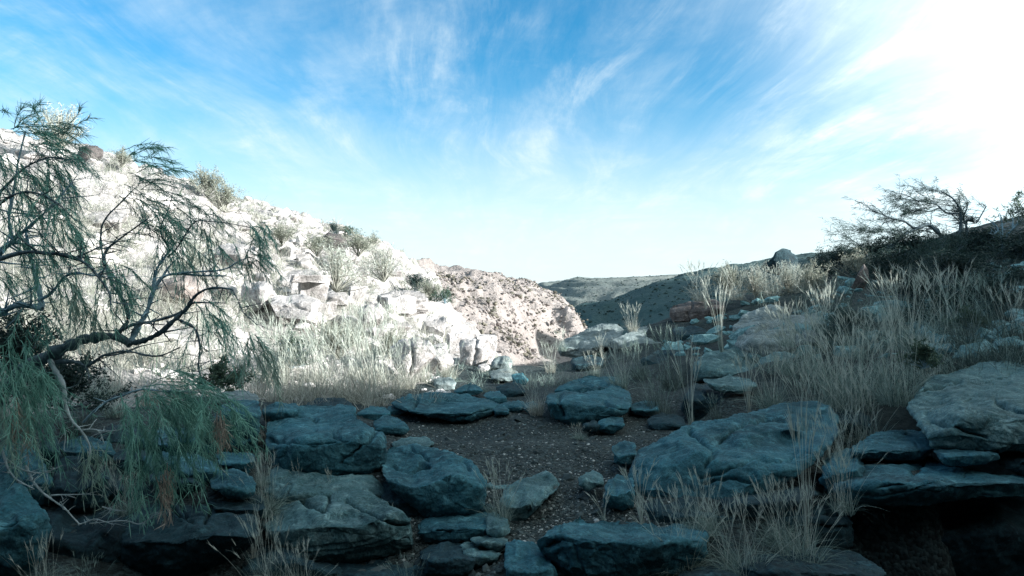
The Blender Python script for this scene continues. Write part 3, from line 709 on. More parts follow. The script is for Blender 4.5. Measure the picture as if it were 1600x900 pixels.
# ------------------------------------------------------------------ distant land
def patch(name, pts, phi0, phi1, r0, r1, na, nr, m, noise, smoothk=.004):
    Q = np.array([(math.atan((px - 800) / FPX), math.log(d / math.cos(math.atan((px - 800) / FPX))), (450 - py) / FPX * math.cos(math.atan((px - 800) / FPX))) for px, py, d in pts])
    D = np.sqrt((((Q[:, None, :2] - Q[None, :, :2]) * np.array([2.5, 1])) ** 2).sum(-1) + 1e-4)
    n = len(Q)
    Am = np.zeros((n + 1, n + 1)); Am[:n, :n] = -D + np.eye(n) * smoothk; Am[:n, n] = 1; Am[n, :n] = 1
    w = np.linalg.solve(Am, np.concatenate([Q[:, 2], [0]]))
    PH, LR = np.meshgrid(np.radians(np.linspace(phi0, phi1, na)), np.linspace(math.log(r0), math.log(r1), nr), indexing='ij')
    ph, lr = PH.ravel(), LR.ravel()
    dd = np.sqrt(((ph[:, None] - Q[None, :, 0]) * 2.5) ** 2 + (lr[:, None] - Q[None, :, 1]) ** 2 + 1e-4)
    s = -dd @ w[:n] + w[n]
    r = np.exp(lr)
    V = np.stack([np.sin(ph) * r, np.cos(ph) * r, EYE + s * r], -1)
    V = noise(V, ph, r)
    idx = np.arange(na * nr).reshape(na, nr)
    F = np.stack([idx[:-1, :-1], idx[:-1, 1:], idx[1:, 1:], idx[1:, :-1]], -1).reshape(-1, 4)[:, ::-1]
    return tag(mesh_np(name, V, F, m), kind='structure'), V, idx


def n_bluff(V, ph, r):
    p = V * np.array([1, 1, .6])
    a = fbm(p * .045, 5, 41, .55)
    rid = 1 - np.abs(fbm(V * np.array([.09, .05, .02]), 4, 55, .55))
    V[:, 2] += a * 1.6 + (rid - .65) * 2.2
    V[:, 2] += fbm(V * .35, 3, 61) * .35
    return V


BLUFF = [(640, 470, 85), (690, 434, 110), (740, 432, 135), (800, 435, 150), (860, 450, 155), (892, 472, 146), (908, 498, 140),
         (690, 470, 95), (740, 470, 108), (800, 475, 120), (850, 480, 137), (885, 494, 138),
         (700, 510, 85), (740, 505, 95), (800, 512, 105), (815, 516, 118), (850, 503, 130), (890, 512, 134), (905, 522, 132),
         (700, 560, 75), (760, 560, 85), (820, 562, 110), (850, 552, 126), (890, 552, 130), (905, 552, 129),
         (640, 445, 200), (740, 440, 220), (800, 442, 230), (860, 460, 230), (900, 490, 220), (925, 560, 140), (935, 560, 200), (960, 590, 150), (925, 580, 110), (960, 600, 240), (960, 620, 80), (900, 600, 80)]
bluff, bluff_v, bluff_i = patch('bluff', BLUFF, -10, 9, 72, 250, 330, 240, M['bluff'], n_bluff, .004)


def n_dark(V, ph, r):
    V[:, 2] += fbm(V * .012, 5, 71) * 3.0 + (1 - np.abs(fbm(V * np.array([.02, .012, .01]), 4, 75))) * 3.0 - 1.5 + fbm(V * .12, 3, 77) * .7
    return V


DARK = [(905, 482, 380), (950, 470, 385), (990, 456, 390), (1040, 436, 400), (1100, 424, 400), (1150, 418, 400), (1210, 411, 400), (1260, 406, 400), (1310, 392, 400), (1400, 380, 400), (1600, 350, 400),
        (900, 520, 330), (950, 515, 320), (1000, 510, 310), (1050, 500, 300), (1100, 480, 300), (1200, 460, 300), (1300, 440, 300), (1600, 410, 300),
        (880, 560, 260), (1000, 570, 240), (1100, 560, 230), (1300, 520, 220), (1600, 500, 220),
        (900, 500, 600), (950, 490, 600), (1000, 475, 600), (1100, 432, 600), (1300, 405, 600), (1600, 370, 600), (870, 500, 420), (860, 530, 600), (840, 560, 300),
        (1842, 160, 299), (2134, 76, 246), (1706, 250, 315), (2605, 350, 190), (1850, 300, 420)]
shade_hill, dark_v, dark_i = patch('shaded_hill', DARK, 1.5, 62, 225, 560, 380, 150, M['far_dark'], n_dark, .003)  # separate dark hill standing in for shade cast on one slope


def n_terr(V, ph, r):
    z = V[:, 2] + fbm(V * .008, 4, 81) * 6
    st = z / 9.0
    fl = np.floor(st)
    V[:, 2] += (fl + smooth(.5, 1, st - fl) - st) * 9.0 * .8 + fbm(V * .03, 4, 83) * 1.8
    return V


TERR = [(780, 470, 900), (830, 446, 900), (865, 442, 880), (900, 435, 860), (960, 432, 860), (1010, 432.5, 860), (1060, 432, 860), (1150, 425, 860), (1300, 412, 860), (1600, 395, 860),
        (860, 470, 720), (900, 465, 700), (960, 460, 690), (1010, 455, 690), (1060, 450, 690), (1300, 440, 690),
        (860, 530, 600), (960, 530, 590), (1100, 520, 590), (1300, 500, 590), (800, 500, 700),
        (865, 450, 1300), (960, 442, 1300), (1060, 440, 1300), (1300, 430, 1300), (1600, 415, 1300)]
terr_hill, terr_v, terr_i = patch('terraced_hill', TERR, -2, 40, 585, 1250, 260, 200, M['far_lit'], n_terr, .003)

# a floor for the land far below, out to the horizon
_a = np.linspace(0, 2 * math.pi, 97)[:-1]
_V = np.concatenate([[[0, 0, -75]], np.stack([np.cos(_a) * 9000, np.sin(_a) * 9000, _a * 0 - 75], -1)])
_k = np.arange(96)
tag(mesh_np('plain', _V, np.stack([_k * 0, _k + 1, (_k + 1) % 96 + 1], -1), M['far_dark']), kind='structure')


# ------------------------------------------------------------------ boulders
def radial(p, n=360, sm=2.2):
    c = (p.max(0) + p.min(0)) / 2 * .5 + p.mean(0) * .5
    q = []
    for i in range(len(p)):
        a, b = p[i], p[(i + 1) % len(p)]
        q += [a + (b - a) * t for t in np.linspace(0, 1, 24, endpoint=False)]
    q = np.array(q) - c
    th = np.arctan2(-q[:, 1], q[:, 0]); rr = np.hypot(q[:, 0], q[:, 1])
    o = np.argsort(th)
    th, rr = th[o], rr[o]
    th = np.concatenate([th - 2 * math.pi, th, th + 2 * math.pi]); rr = np.tile(rr, 3)
    g = np.linspace(-math.pi, math.pi, n, endpoint=False)
    v = np.interp(g, th, rr)
    k = np.exp(-.5 * (np.arange(-12, 13) / sm) ** 2); k /= k.sum()
    v = np.convolve(np.concatenate([v[-12:], v, v[:12]]), k, 'valid')
    return c, g, v


def disk(N):
    t = np.linspace(-1, 1, N)
    a, b = np.meshgrid(t, t, indexing='ij')
    a, b = a.ravel(), b.ravel()
    r = np.maximum(np.abs(a), np.abs(b))
    th = np.where(np.abs(a) >= np.abs(b), np.where(a == 0, 0, (math.pi / 4) * b / np.where(a == 0, 1, a)), math.pi / 2 - (math.pi / 4) * a / np.where(b == 0, 1, b))
    sg = np.where(np.abs(a) >= np.abs(b), np.sign(a), np.sign(b))
    x, y = sg * r * np.cos(th), sg * r * np.sin(th)
    return x, y, np.hypot(x, y), np.arctan2(y, x)


def vnorm(V, F):
    e1 = V[F[:, 2]] - V[F[:, 0]]; e2 = V[F[:, 3]] - V[F[:, 1]]
    fn = np.cross(e1, e2)
    n = np.zeros_like(V)
    for k in range(4):
        np.add.at(n, F[:, k], fn)
    return n / (np.linalg.norm(n, axis=1, keepdims=True) + 1e-12)


def seg_dist(x, y, poly):
    best = np.full(len(x), 1e9)
    for a, b in zip(poly[:-1], poly[1:]):
        d = b - a
        t = np.clip(((x - a[0]) * d[0] + (y - a[1]) * d[1]) / (d @ d + 1e-9), 0, 1)
        best = np.minimum(best, np.hypot(x - a[0] - t * d[0], y - a[1] - t * d[1]))
    return best


def build_boulder(b, seed):
    p = b['p']
    rs = np.random.default_rng(seed)
    c, g, rad = radial(p)
    rad = rad * 1.04
    W_, H_ = np.ptp(p[:, 0]), np.ptp(p[:, 1])
    N = int(np.clip(max(W_, H_) / 1.9, 20, 120)) | 1
    x, y, r, th = disk(N)
    Rt = np.interp(th, np.concatenate([g, [math.pi]]), np.concatenate([rad, rad[:1]]))
    Rt = Rt * (1 + .012 * fbm(np.stack([np.cos(th) * 4, np.sin(th) * 4, th * 0 + seed], -1), 3, seed))
    px = c[0] + Rt * r * np.cos(th); py = c[1] - Rt * r * np.sin(th)
    d0, L, e = b['d0'], b['L'], b['e']
    m_px = d0 / FPX
    Wm, Hm = W_ * m_px, H_ * m_px
    yb, yt = p[:, 1].max(), p[:, 1].min()
    def depth(px, py):
        t = (yb - py) / (yb - yt) + b['tilt'] * (px - c[0]) / W_ * 1.0
        w = fbm(np.stack([px / max(W_, 40) * 2.2, py / max(H_, 40) * 2.2, px * 0 + seed * 3.3], -1), 3, seed + 5)
        ee = e + .10 * w
        l1 = b['lean'] * Hm * t
        l2 = (t - ee) / (1 - e) * L
        k = .05 * L
        sm = k * np.logaddexp(l1 / k, np.clip(l2, -5 * L, 5 * L) / k)
        # lower edge tucks under
        sm = sm + .5 * Hm * np.clip(.16 - t, 0, 1) ** 1.0
        s = (px - c[0]) / (W_ / 2)
        return d0 + sm + .16 * Wm * np.abs(s) ** 3.2
    df = depth(px, py) + .12 * min(Wm, Hm) * r ** 9
    # faint slumps and steps over the face
    rim = r > .999
    drim_all = depth(c[0] + Rt * np.cos(th), c[1] - Rt * np.sin(th)) + .12 * min(Wm, Hm)
    mean_rim = drim_all[rim].mean()
    back = max(.35 * Wm, .3 * L, .12)
    db = (1 - r) * mean_rim + r * drim_all + np.sqrt(np.clip(1 - r ** 2, 0, 1)) * back
    Vf = CAM + ray(px, py) * df[:, None]
    ncount = len(px)
    keepb = ~rim
    bi = np.full(ncount, -1); bi[keepb] = ncount + np.arange(keepb.sum()); bi[rim] = np.arange(ncount)[rim]
    Vb = CAM + ray(px[keepb], py[keepb]) * db[keepb][:, None]
    V = np.concatenate([Vf, Vb])
    idx = np.arange(ncount).reshape(N, N)
    F1 = np.stack([idx[:-1, :-1], idx[1:, :-1], idx[1:, 1:], idx[:-1, 1:]], -1).reshape(-1, 4)
    F2 = bi[F1][:, ::-1]
    F = np.concatenate([F1, F2])
    size = min(max(Wm, .15), 2.5)
    ctr = V.mean(0)
    # chip a few flat facets
    q = V - ctr
    chip = b.get('chip')
    for k in range(16 if chip else 12):
        n = rs.normal(size=3); n /= np.linalg.norm(n)
        h = q @ n
        lim = h.max() * (rs.uniform(.66, .90) if chip else rs.uniform(.88, .97))
        over = np.clip(h - lim, 0, None)
        q = q - n * (over * (.97 if chip else .82))[:, None]
    V = q + ctr
    nrm = vnorm(V, F)
    big = fbm(V / size * 2.3 + seed, 4, seed + 11, .5)
    # stepped exfoliation: shallow sheets with sharp little edges
    u = fbm(V / size * np.array([1.5, 1.5, 3.4]) + seed * 1.7, 3, seed + 23, .5) * 2.0
    step = np.floor(u) + smooth(.72, .98, u - np.floor(u)) - u
    crk = np.abs(fbm(V / size * 1.7 + seed * .7, 3, seed + 31, .45))
    crk = np.exp(-(crk / .016) ** 2)
    crk2 = np.exp(-(np.abs(fbm(V / size * np.array([2.6, 2.6, 4.0]) + seed * 1.3, 3, seed + 51, .5)) / .02) ** 2)
    fine = fbm(V * 12, 4, seed + 41, .6)
    rough = b['rough']
    disp = size * rough * (.020 * big + .011 * step - .016 * crk - .007 * crk2) + .009 * fine * min(rough, 1.2)
    if b['cr']:
        g_ = np.zeros(len(V)); st_ = np.zeros(len(V))
        wob = 1.6 * fbm(np.stack([px / 9, py / 9, px * 0], -1), 2, seed + 3)
        for poly in b['cr']:
            dd = seg_dist(px + wob, py + wob, poly)
            wpx = 1.9 if len(poly) > 2 else 2.6
            g_[:ncount] = np.maximum(g_[:ncount], np.exp(-(dd / wpx) ** 2) + .25 * np.exp(-(dd / 6) ** 2))
        disp = disp - g_ * min(.055, size * .06)
    V = V + nrm * disp[:, None]
    base = np.array([V[:, 0].mean(), V[:, 1].mean(), V[:, 2].min()])
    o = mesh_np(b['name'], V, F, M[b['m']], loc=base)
    tag(o, b['label'], b['cat'], 'boulders of the stream banks' if b['cat'] == 'boulder' else 'rock outcrops of the slopes')
    return o


for i, b in enumerate(B):
    build_boulder(b, 100 + i * 7)

# ------------------------------------------------------------------ plants
def ribbons(base, dirs, h, bend, bdir, w, segs, taper=1.0, gravity=0.0):
    """n thin curved blades. base (n,3), dirs (n,3) unit, h (n,), bend (n,), bdir (n,3), w (n,)"""
    n = len(base)
    t = np.linspace(0, 1, segs + 1)
    P_ = base[:, None, :] + dirs[:, None, :] * (h[:, None] * t)[..., None] + bdir[:, None, :] * ((h * bend)[:, None] * t[None] ** 2)[..., None]
    P_[..., 2] -= (gravity * h[:, None]) * t[None] ** 2
    tang = np.gradient(P_, axis=1)
    side = np.cross(tang, rng.normal(size=(n, 1, 3)))
    side /= np.linalg.norm(side, axis=-1, keepdims=True) + 1e-9
    ww = w[:, None] * (1 - (t[None] ** 1.5) * taper * .92)
    Lf, Rt = P_ - side * ww[..., None] * .5, P_ + side * ww[..., None] * .5
    V = np.stack([Lf, Rt], 2).reshape(-1, 3)
    k = np.arange(n)[:, None] * (segs + 1) * 2 + np.arange(segs)[None] * 2
    F = np.stack([k, k + 1, k + 3, k + 2], -1).reshape(-1, 4)
    return V, F, P_


def tube(pts, r0, r1, sides=6):
    pts = np.asarray(pts, float)
    n = len(pts)
    tg = np.gradient(pts, axis=0)
    tg /= np.linalg.norm(tg, axis=1, keepdims=True) + 1e-9
    up = np.array([.13, .31, .94])
    a = np.cross(tg, up); a /= np.linalg.norm(a, axis=1, keepdims=True) + 1e-9
    b = np.cross(tg, a)
    rr = np.linspace(r0, r1, n) if np.isscalar(r0) else r0
    th = np.arange(sides) / sides * 2 * math.pi
    V = pts[:, None] + rr[:, None, None] * (np.cos(th)[None, :, None] * a[:, None] + np.sin(th)[None, :, None] * b[:, None])
    i = np.arange(n - 1)[:, None] * sides; j = np.arange(sides)[None]; j2 = (j + 1) % sides
    F = np.stack([i + j, i + j2, i + sides + j2, i + sides + j], -1).reshape(-1, 4)
    return V.reshape(-1, 3), F


class Acc:
    def __init__(s): s.V = []; s.F = []; s.n = 0
    def add(s, V, F):
        s.V.append(V); s.F.append(F + s.n); s.n += len(V)
    def build(s, name, m, **kw):
        fs = {}
        for f in s.F:
            fs.setdefault(f.shape[1], []).append(f)
        return mesh_np(name, np.concatenate(s.V), [np.concatenate(v) for v in fs.values()], m, **kw)


def rand_dirs(n, spread, lean=(0, 0)):
    a = rng.uniform(0, 2 * math.pi, n); t = np.abs(rng.normal(0, spread, n))
    d = np.stack([np.sin(t) * np.cos(a) + lean[0], np.sin(t) * np.sin(a) + lean[1], np.cos(t)], -1)
    return d / np.linalg.norm(d, axis=1, keepdims=True), a


def make_tuft(kind, m, mp):
    """a unit high tussock: blades as the thing, plumes as its child"""
    K = dict(dense=(230, .30, .30, .55, .0060, 24, .16), tall=(150, .26, .32, .45, .0062, 30, .17), wild=(380, .60, .55, .80, .0072, 30, .26), thin=(34, .34, .30, .5, .0075, 9, .06),
             low=(150, .70, .5, .6, .010, 4, .30), stalk=(16, .13, .08, .3, .0085, 12, .035))[kind]
    nb, spr, bend, hmin, w, npl, br = K
    d, a = rand_dirs(nb, spr, (-.10, 0))
    rb = br * np.sqrt(rng.uniform(0, 1, nb)); ab = rng.uniform(0, 2 * math.pi, nb)
    base = np.stack([rb * np.cos(ab), rb * np.sin(ab), rb * 0 - .02], -1)
    # blades lean outwards from where they stand
    d = d + base * 1.6; d /= np.linalg.norm(d, axis=1, keepdims=True)
    h = rng.uniform(hmin * .5, .86, nb) * (1 - .25 * rb / br)
    bd = np.stack([np.cos(a), np.sin(a), -.7 - rng.uniform(0, .8, nb)], -1)
    V, F, _ = ribbons(base, d, h, np.abs(rng.normal(0, bend, nb)), bd, np.full(nb, w) * rng.uniform(.6, 1.3, nb), 5)
    acc = Acc(); acc.add(V, F)
    o = acc.build('grass_tuft', m, shade_smooth=True, link=False)
    # plumes: stalks that end in a feathery head
    d, a = rand_dirs(npl, spr * .6, (-.12, 0))
    rb = br * np.sqrt(rng.uniform(0, 1, npl)); ab = rng.uniform(0, 2 * math.pi, npl)
    base = np.stack([rb * np.cos(ab), rb * np.sin(ab), rb * 0], -1)
    h = rng.uniform(.72, 1.05, npl)
    bd = np.stack([np.cos(a), np.sin(a), a * 0 - .3], -1)
    V, F, Pk = ribbons(base, d, h, rng.uniform(.02, .22, npl), bd, np.full(npl, w * .8), 6, .5)
    acc = Acc(); acc.add(V, F)
    for s_ in range(9):
        f_ = rng.uniform(.0, 1.0, npl)
        p5, p6 = Pk[:, 5], Pk[:, 6]
        bb = p5 + (p6 - p5) * f_[:, None]
        dr = (p6 - p5); dr /= np.linalg.norm(dr, axis=1, keepdims=True)
        dr = dr + rng.normal(0, .17, (npl, 3)); dr /= np.linalg.norm(dr, axis=1, keepdims=True)
        V, F, _ = ribbons(bb, dr, rng.uniform(.06, .16, npl), rng.uniform(0, .3, npl), rng.normal(0, .5, (npl, 3)), np.full(npl, w * .95), 2, .9)
        acc.add(V, F)
    c = acc.build('plumes', mp, link=False)
    return o, c


TUFTS = {}
for kind in ('dense', 'tall', 'wild', 'thin', 'low', 'stalk'):
    for mk in ('straw', 'straw_shade', 'straw_deep_shade'):
        TUFTS[kind, mk] = [make_tuft(kind, M[mk], M['plume' if mk != 'straw_deep_shade' else 'straw_shade']) for _ in range(2)]


def place_tuft(px, py, hpx, kind, mk, label, d=None, wide=1.0, group=None):
    if d is None:
        d = hits(px, py)[0]
        if np.isnan(d):
            d = 20.0
    p = at(px, py, d)
    if abs(hq(p[0], p[1])[0] - p[2]) < .6 and d < 60:
        p[2] = min(p[2], hq(p[0], p[1])[0] + .02) if py > 560 else p[2]
    h = hpx / FPX * d * random.uniform(.8, 1.15) * (.84 if px > 1180 and d > 6.5 and kind != 'dense' else 1)
    o = bpy.data.objects.new('grass_tuft', None); C.objects.link(o)
    o.empty_display_size = .1
    o.location = [float(v) for v in p]
    o.rotation_euler = (0, 0, random.uniform(-.6, .6))
    o.scale = (h * wide, h * wide, h)
    for src, nm in zip(random.choice(TUFTS[kind, mk]), ('blades', 'plumes')):
        c = src.copy(); C.objects.link(c); c.parent = o; c.name = nm
    tag(o, label, 'grass tuft', group or 'dry grass tufts')
    return o


G = [
    # (px, py, height px, kind, material, width, distance or None, label)
    (782, 792, 104, 'dense', 'straw_shade', 1.0, 4.95, 'bushy dry tussock between the rounded blue boulder and the gravel'),
    (838, 624, 76, 'dense', 'straw', 1.0, 8.6, 'full pale tussock standing alone in the row of stones behind the gravel'),
    (988, 518, 44, 'tall', 'straw', 1.0, 18.6, 'bright sunlit plumes on the dome of rock at the gorge lip'),
    (1003, 800, 128, 'stalk', 'straw', 1.2, 4.75, 'tall bare stalks fanning out before the left end of the whaleback boulder'),
    (1060, 880, 150, 'wild', 'straw_shade', .9, 4.25, 'large wild clump of bent grass on the big flat slab at the bottom'),
    (1160, 880, 118, 'wild', 'straw_shade', .9, 4.15, 'tangled straw clump left of the dark flat rock at the bottom edge'),
    (1250, 862, 130, 'wild', 'straw_shade', .9, 4.35, 'tangled clump beside the black hollow'),
    (1262, 812, 255, 'stalk', 'straw', .45, 4.6, 'single very tall pale stalk group rising across the whaleback boulder'),
    (1312, 720, 130, 'tall', 'straw_shade', .9, 5.6, 'upright tuft in the notch between the whaleback boulder and the lens shaped rock'),
    (1318, 800, 110, 'tall', 'straw_shade', .9, 4.8, 'grass hanging in the crack left of the long ledge'),
    (1205, 632, 96, 'dense', 'straw_shade', 1.1, 8.0, 'grey tussock right above the thin pale ledge'),
    (1262, 628, 120, 'tall', 'straw_shade', 1.0, 7.6, 'plumed tuft behind the crest of the whaleback boulder'),
    (1300, 612, 135, 'dense', 'straw_shade', 1.0, 7.8, 'deep grey tussock right of the plumed tuft on the bank'),
    (1352, 622, 150, 'tall', 'straw_shade', 1.1, 7.2, 'tall plumed grass in the middle of the dense right bank'),
    (1400, 630, 140, 'dense', 'straw_shade', 1.0, 6.9, 'big dense tussock at the left shoulder of the massive pale boulder'),
    (1450, 570, 130, 'tall', 'straw_shade', 1.1, 7.8, 'leaning plumes behind the massive pale boulder'),
    (1510, 545, 95, 'dense', 'straw_deep_shade', 1.2, 8.4, 'dark tussock in shade behind the flat top of the pale boulder'),
    (1585, 528, 105, 'tall', 'straw_shade', 1.1, 8.6, 'seeding grass at the right edge above the pale boulder'),
    (1340, 560, 110, 'tall', 'straw_shade', 1.1, 9.2, 'feathery grass halfway up the right bank'),
    (1235, 585, 80, 'dense', 'straw_shade', 1.2, 9.2, 'low spreading tussock left on the right bank'),
    (1022, 628, 92, 'dense', 'straw_deep_shade', 1.0, 9.0, 'dusky tussock behind the blue stone at the far end of the gravel'),
    (968, 596, 66, 'dense', 'straw_shade', 1.1, 10.2, 'grey tuft behind the low rock at the far end of the gravel'),
    (1052, 602, 105, 'tall', 'straw_deep_shade', 1.1, 10.6, 'shaded tall grass left of the rounded grey rock'),
    (1082, 668, 140, 'stalk', 'straw_shade', .8, 7.7, 'thin stalks in front of the dark boulder under the pale ledge'),
    (1128, 548, 100, 'stalk', 'straw_shade', .9, 10.8, 'upright stalks on the rounded grey rock of the right bank'),
    (884, 602, 58, 'dense', 'straw_deep_shade', 1.2, 10.4, 'dark tuft between the full pale tussock and the low rock'),
    (1103, 482, 56, 'stalk', 'straw', 1.0, 18.5, 'slender sunlit stalks above the reddish brown boulder'),
    (1000, 584, 76, 'tall', 'straw_deep_shade', 1.1, 11.6, 'dim plumes below the level rock at the gorge lip'),
    (930, 590, 40, 'dense', 'straw_shade', 1.2, 12.0, 'small tuft under the dome of rock'),
    (878, 548, 34, 'tall', 'straw_shade', 1.1, 17.0, 'short plumes at the left foot of the dome of rock'),
    (588, 638, 108, 'dense', 'straw', 1.0, 9.6, 'brilliant white tussock at the left head of the gravel'),
    (540, 634, 104, 'dense', 'straw', 1.0, 9.9, 'sunlit tussock behind the small rounded rock'),
    (486, 632, 92, 'dense', 'straw', 1.1, 9.8, 'sunlit tussock rising over the big cracked boulder'),
    (434, 634, 84, 'dense', 'straw', 1.1, 9.0, 'pale tussock at the top of the grassy crack'),
    (416, 662, 60, 'low', 'straw', .9, 6.6, 'short bright grass spilling into the crack beside the upright block'),
    (636, 602, 84, 'dense', 'straw', 1.1, 11.4, 'sunlit tussock left of the rounded rock at the hillside foot'),
    (702, 588, 60, 'dense', 'straw', 1.1, 13.0, 'creamy tuft at the end of the hillside near the stream bed'),
    (800, 582, 30, 'tall', 'straw', 1.2, 13.2, 'little tuft beside the flat rock in the stream bed'),
    (752, 607, 34, 'low', 'straw_shade', 1.0, 11.0, 'low grassy mound behind the whale shaped boulder'),
    (660, 588, 70, 'tall', 'straw', 1.1, 12.8, 'plumed grass against the pale rock at the hillside foot'),
    (560, 585, 80, 'dense', 'straw', 1.1, 12.2, 'tussock on the slope above the brilliant white one'),
    (505, 590, 86, 'tall', 'straw', 1.1, 11.8, 'plumed tuft on the slope right of the shrub thicket'),
    (440, 588, 92, 'tall', 'straw', 1.1, 11.4, 'tall straw on the slope above the pale tussock'),
    (620, 540, 62, 'tall', 'straw', 1.1, 15.5, 'straw between the two big pale rocks of the lower hillside'),
    (560, 530, 62, 'tall', 'straw', 1.1, 15.6, 'feathery tuft in the middle of the sunlit slope'),
    (430, 530, 74, 'thin', 'straw', 1.2, 14.0, 'sparse straw under the tilted pale slabs'),
    (525, 470, 66, 'thin', 'straw', 1.2, 22.0, 'thin upright stems beside the dark cleft in the slabs'),
    (640, 470, 58, 'thin', 'straw', 1.2, 28.0, 'sparse stems above the blocky outcrop'),
    (416, 752, 84, 'wild', 'straw_shade', .7, 5.0, 'dry wisps growing out of the crack left of the cracked boulder'),
    (420, 900, 140, 'wild', 'straw_shade', .8, 4.15, 'sprawling dry grass at the bottom edge left of the sloping slab'),
    (470, 900, 90, 'wild', 'straw_shade', .9, 4.05, 'lower dry clump at the bottom edge under the sloping slab'),
    (64, 905, 100, 'wild', 'straw_shade', .9, 3.85, 'bluish grass clump at the bottom left beside the smooth boulder'),
    (140, 905, 70, 'wild', 'straw_deep_shade', .9, 3.9, 'faint dark tuft at the bottom edge left of the long boulder'),
    (602, 780, 50, 'wild', 'straw_shade', .9, 4.95, 'curly brown tuft between the cracked and the rounded blue boulders'),
    (470, 722, 52, 'thin', 'straw_shade', .9, 5.5, 'a few fine stems at the foot of the cracked boulder'),
    (945, 782, 46, 'stalk', 'straw_shade', 1.6, 4.9, 'small dry twig like tuft by the upright stone'),
    (640, 905, 56, 'wild', 'straw_deep_shade', .9, 4.0, 'wispy tuft at the bottom edge below the low dark rock'),
    (120, 668, 92, 'dense', 'straw_deep_shade', 1.2, 6.6, 'shadowed bushy grass under the weeping tree'),
    (180, 640, 80, 'dense', 'straw_shade', 1.2, 7.4, 'grey grass behind the dead branches'),
    (238, 632, 90, 'dense', 'straw', 1.2, 8.6, 'half sunlit tussock behind the drooping plume'),
    (180, 600, 80, 'dense', 'straw', 1.2, 9.4, 'sunlit tussock seen under the thick bent branch'),
    (290, 612, 84, 'dense', 'straw', 1.2, 9.4, 'sunlit tussock left of the dark broadleaf shrub'),
    (395, 612, 80, 'tall', 'straw', 1.2, 9.8, 'sunlit straw right of the dark broadleaf shrub'),
    (235, 560, 90, 'dense', 'straw', 1.2, 11.4, 'bright rounded tussock on the slope below the grey slab'),
    (340, 560, 76, 'tall', 'straw', 1.2, 11.8, 'bright straw on the slope above the dark broadleaf shrub'),
    (200, 780, 60, 'wild', 'straw_shade', .8, 4.9, 'dull weeds on top of the long dark boulder'),
    (170, 745, 66, 'wild', 'straw_shade', .9, 5.3, 'brownish weeds between the dark block and the hanging plume'),
    (408, 700, 60, 'wild', 'straw_shade', .6, 5.4, 'fine dry wisps in the upper part of the crack beside the upright block'),
    (398, 830, 90, 'thin', 'straw', .7, 4.5, 'long thin stems rising from the lower part of the crack'),
    (520, 745, 44, 'thin', 'straw_shade', .9, 5.4, 'sparse stems under the middle of the cracked boulder'),
    (1100, 800, 90, 'wild', 'straw_shade', .8, 4.6, 'bent grass under the left half of the whaleback boulder'),
    (1215, 800, 90, 'wild', 'straw_shade', .8, 4.6, 'bent grass under the right half of the whaleback boulder'),
    (1040, 640, 80, 'dense', 'straw_deep_shade', 1.1, 8.6, 'dark tussock between the gravel and the dark recess'),
    (1120, 640, 50, 'dense', 'straw_deep_shade', 1.2, 8.0, 'low dark tussock before the dark recess'),
    (905, 668, 24, 'wild', 'straw_shade', 1.0, 7.4, 'tiny weed at the foot of the small leaning block'),
    (455, 622, 112, 'dense', 'straw', 1.0, 10.5, 'sunlit tussock right of the pale tussock at the top of the grassy crack'),
    (515, 622, 118, 'dense', 'straw', 1.0, 10.7, 'tall sunlit tussock behind the middle of the big cracked boulder'),
    (562, 625, 120, 'dense', 'straw', 1.0, 10.4, 'sunlit tussock at the left edge of the brilliant white one'),
    (612, 620, 118, 'dense', 'straw', 1.0, 10.8, 'sunlit tussock at the right edge of the brilliant white one'),
    (430, 600, 110, 'tall', 'straw', 1.0, 11.0, 'tall sunlit straw behind the top of the grassy crack'),
    (585, 600, 110, 'tall', 'straw', 1.0, 11.6, 'sunlit plumes standing over the brilliant white tussock'),
    (480, 605, 100, 'dense', 'straw', 1.1, 11.2, 'rounded sunlit tussock below the greenish bush'),
    (150, 620, 90, 'dense', 'straw_shade', 1.2, 8.8, 'grey tussock under the thick bent branch near the trunk'),
    (90, 620, 90, 'dense', 'straw_shade', 1.2, 8.6, 'grey tussock right of the weeping tree trunk'),
    (1270, 570, 120, 'tall', 'straw_shade', 1.0, 9.0, 'tall plumes at the left front of the dense right bank'),
    (1330, 600, 150, 'tall', 'straw_shade', 1.2, 7.9, 'feathery clump in the middle of the dense right bank'),
    (1420, 545, 130, 'dense', 'straw_shade', 1.2, 8.8, 'full tussock left of the broad leaved seedling'),
    (1480, 520, 120, 'tall', 'straw_shade', 1.1, 9.6, 'plumes rising behind the middle of the massive pale boulder'),
    (1545, 520, 110, 'tall', 'straw_deep_shade', 1.2, 9.2, 'dim plumed grass near the right edge'),
    (1170, 640, 100, 'stalk', 'straw', 1.0, 8.0, 'pale stalks left of the grey tussock above the thin pale ledge'),
    (1230, 540, 90, 'tall', 'straw_shade', 1.0, 11.0, 'plumed tuft below the broad streaked rock'),
    (1290, 520, 90, 'tall', 'straw_shade', 1.1, 12.0, 'plumed tuft at the right end of the broad streaked rock'),
    (1395, 500, 100, 'tall', 'straw_shade', 1.1, 12.0, 'plumes high on the bank below the dark bush'),
    (940, 560, 40, 'stalk', 'straw', 1.0, 15.5, 'two pale stalks in front of the dome of rock'),
    (860, 575, 50, 'tall', 'straw', 1.0, 13.5, 'pale plumes left of the dome of rock at the lip'),
    (1095, 470, 60, 'tall', 'straw', 1.1, 19.5, 'white plumes left on the sunlit crest'),
    (1150, 468, 56, 'tall', 'straw', 1.2, 18.5, 'white plumes in the middle of the sunlit crest'),
    (1205, 466, 56, 'tall', 'straw', 1.2, 18.0, 'white plumes under the rock pinnacle'),
    (1255, 462, 56, 'tall', 'straw', 1.2, 18.0, 'white plumes at the right end of the sunlit crest'),
]
for px, py, h, kind, mk, wd, d, lab in G:
    place_tuft(px, py, h, kind, mk, lab, d, wd)


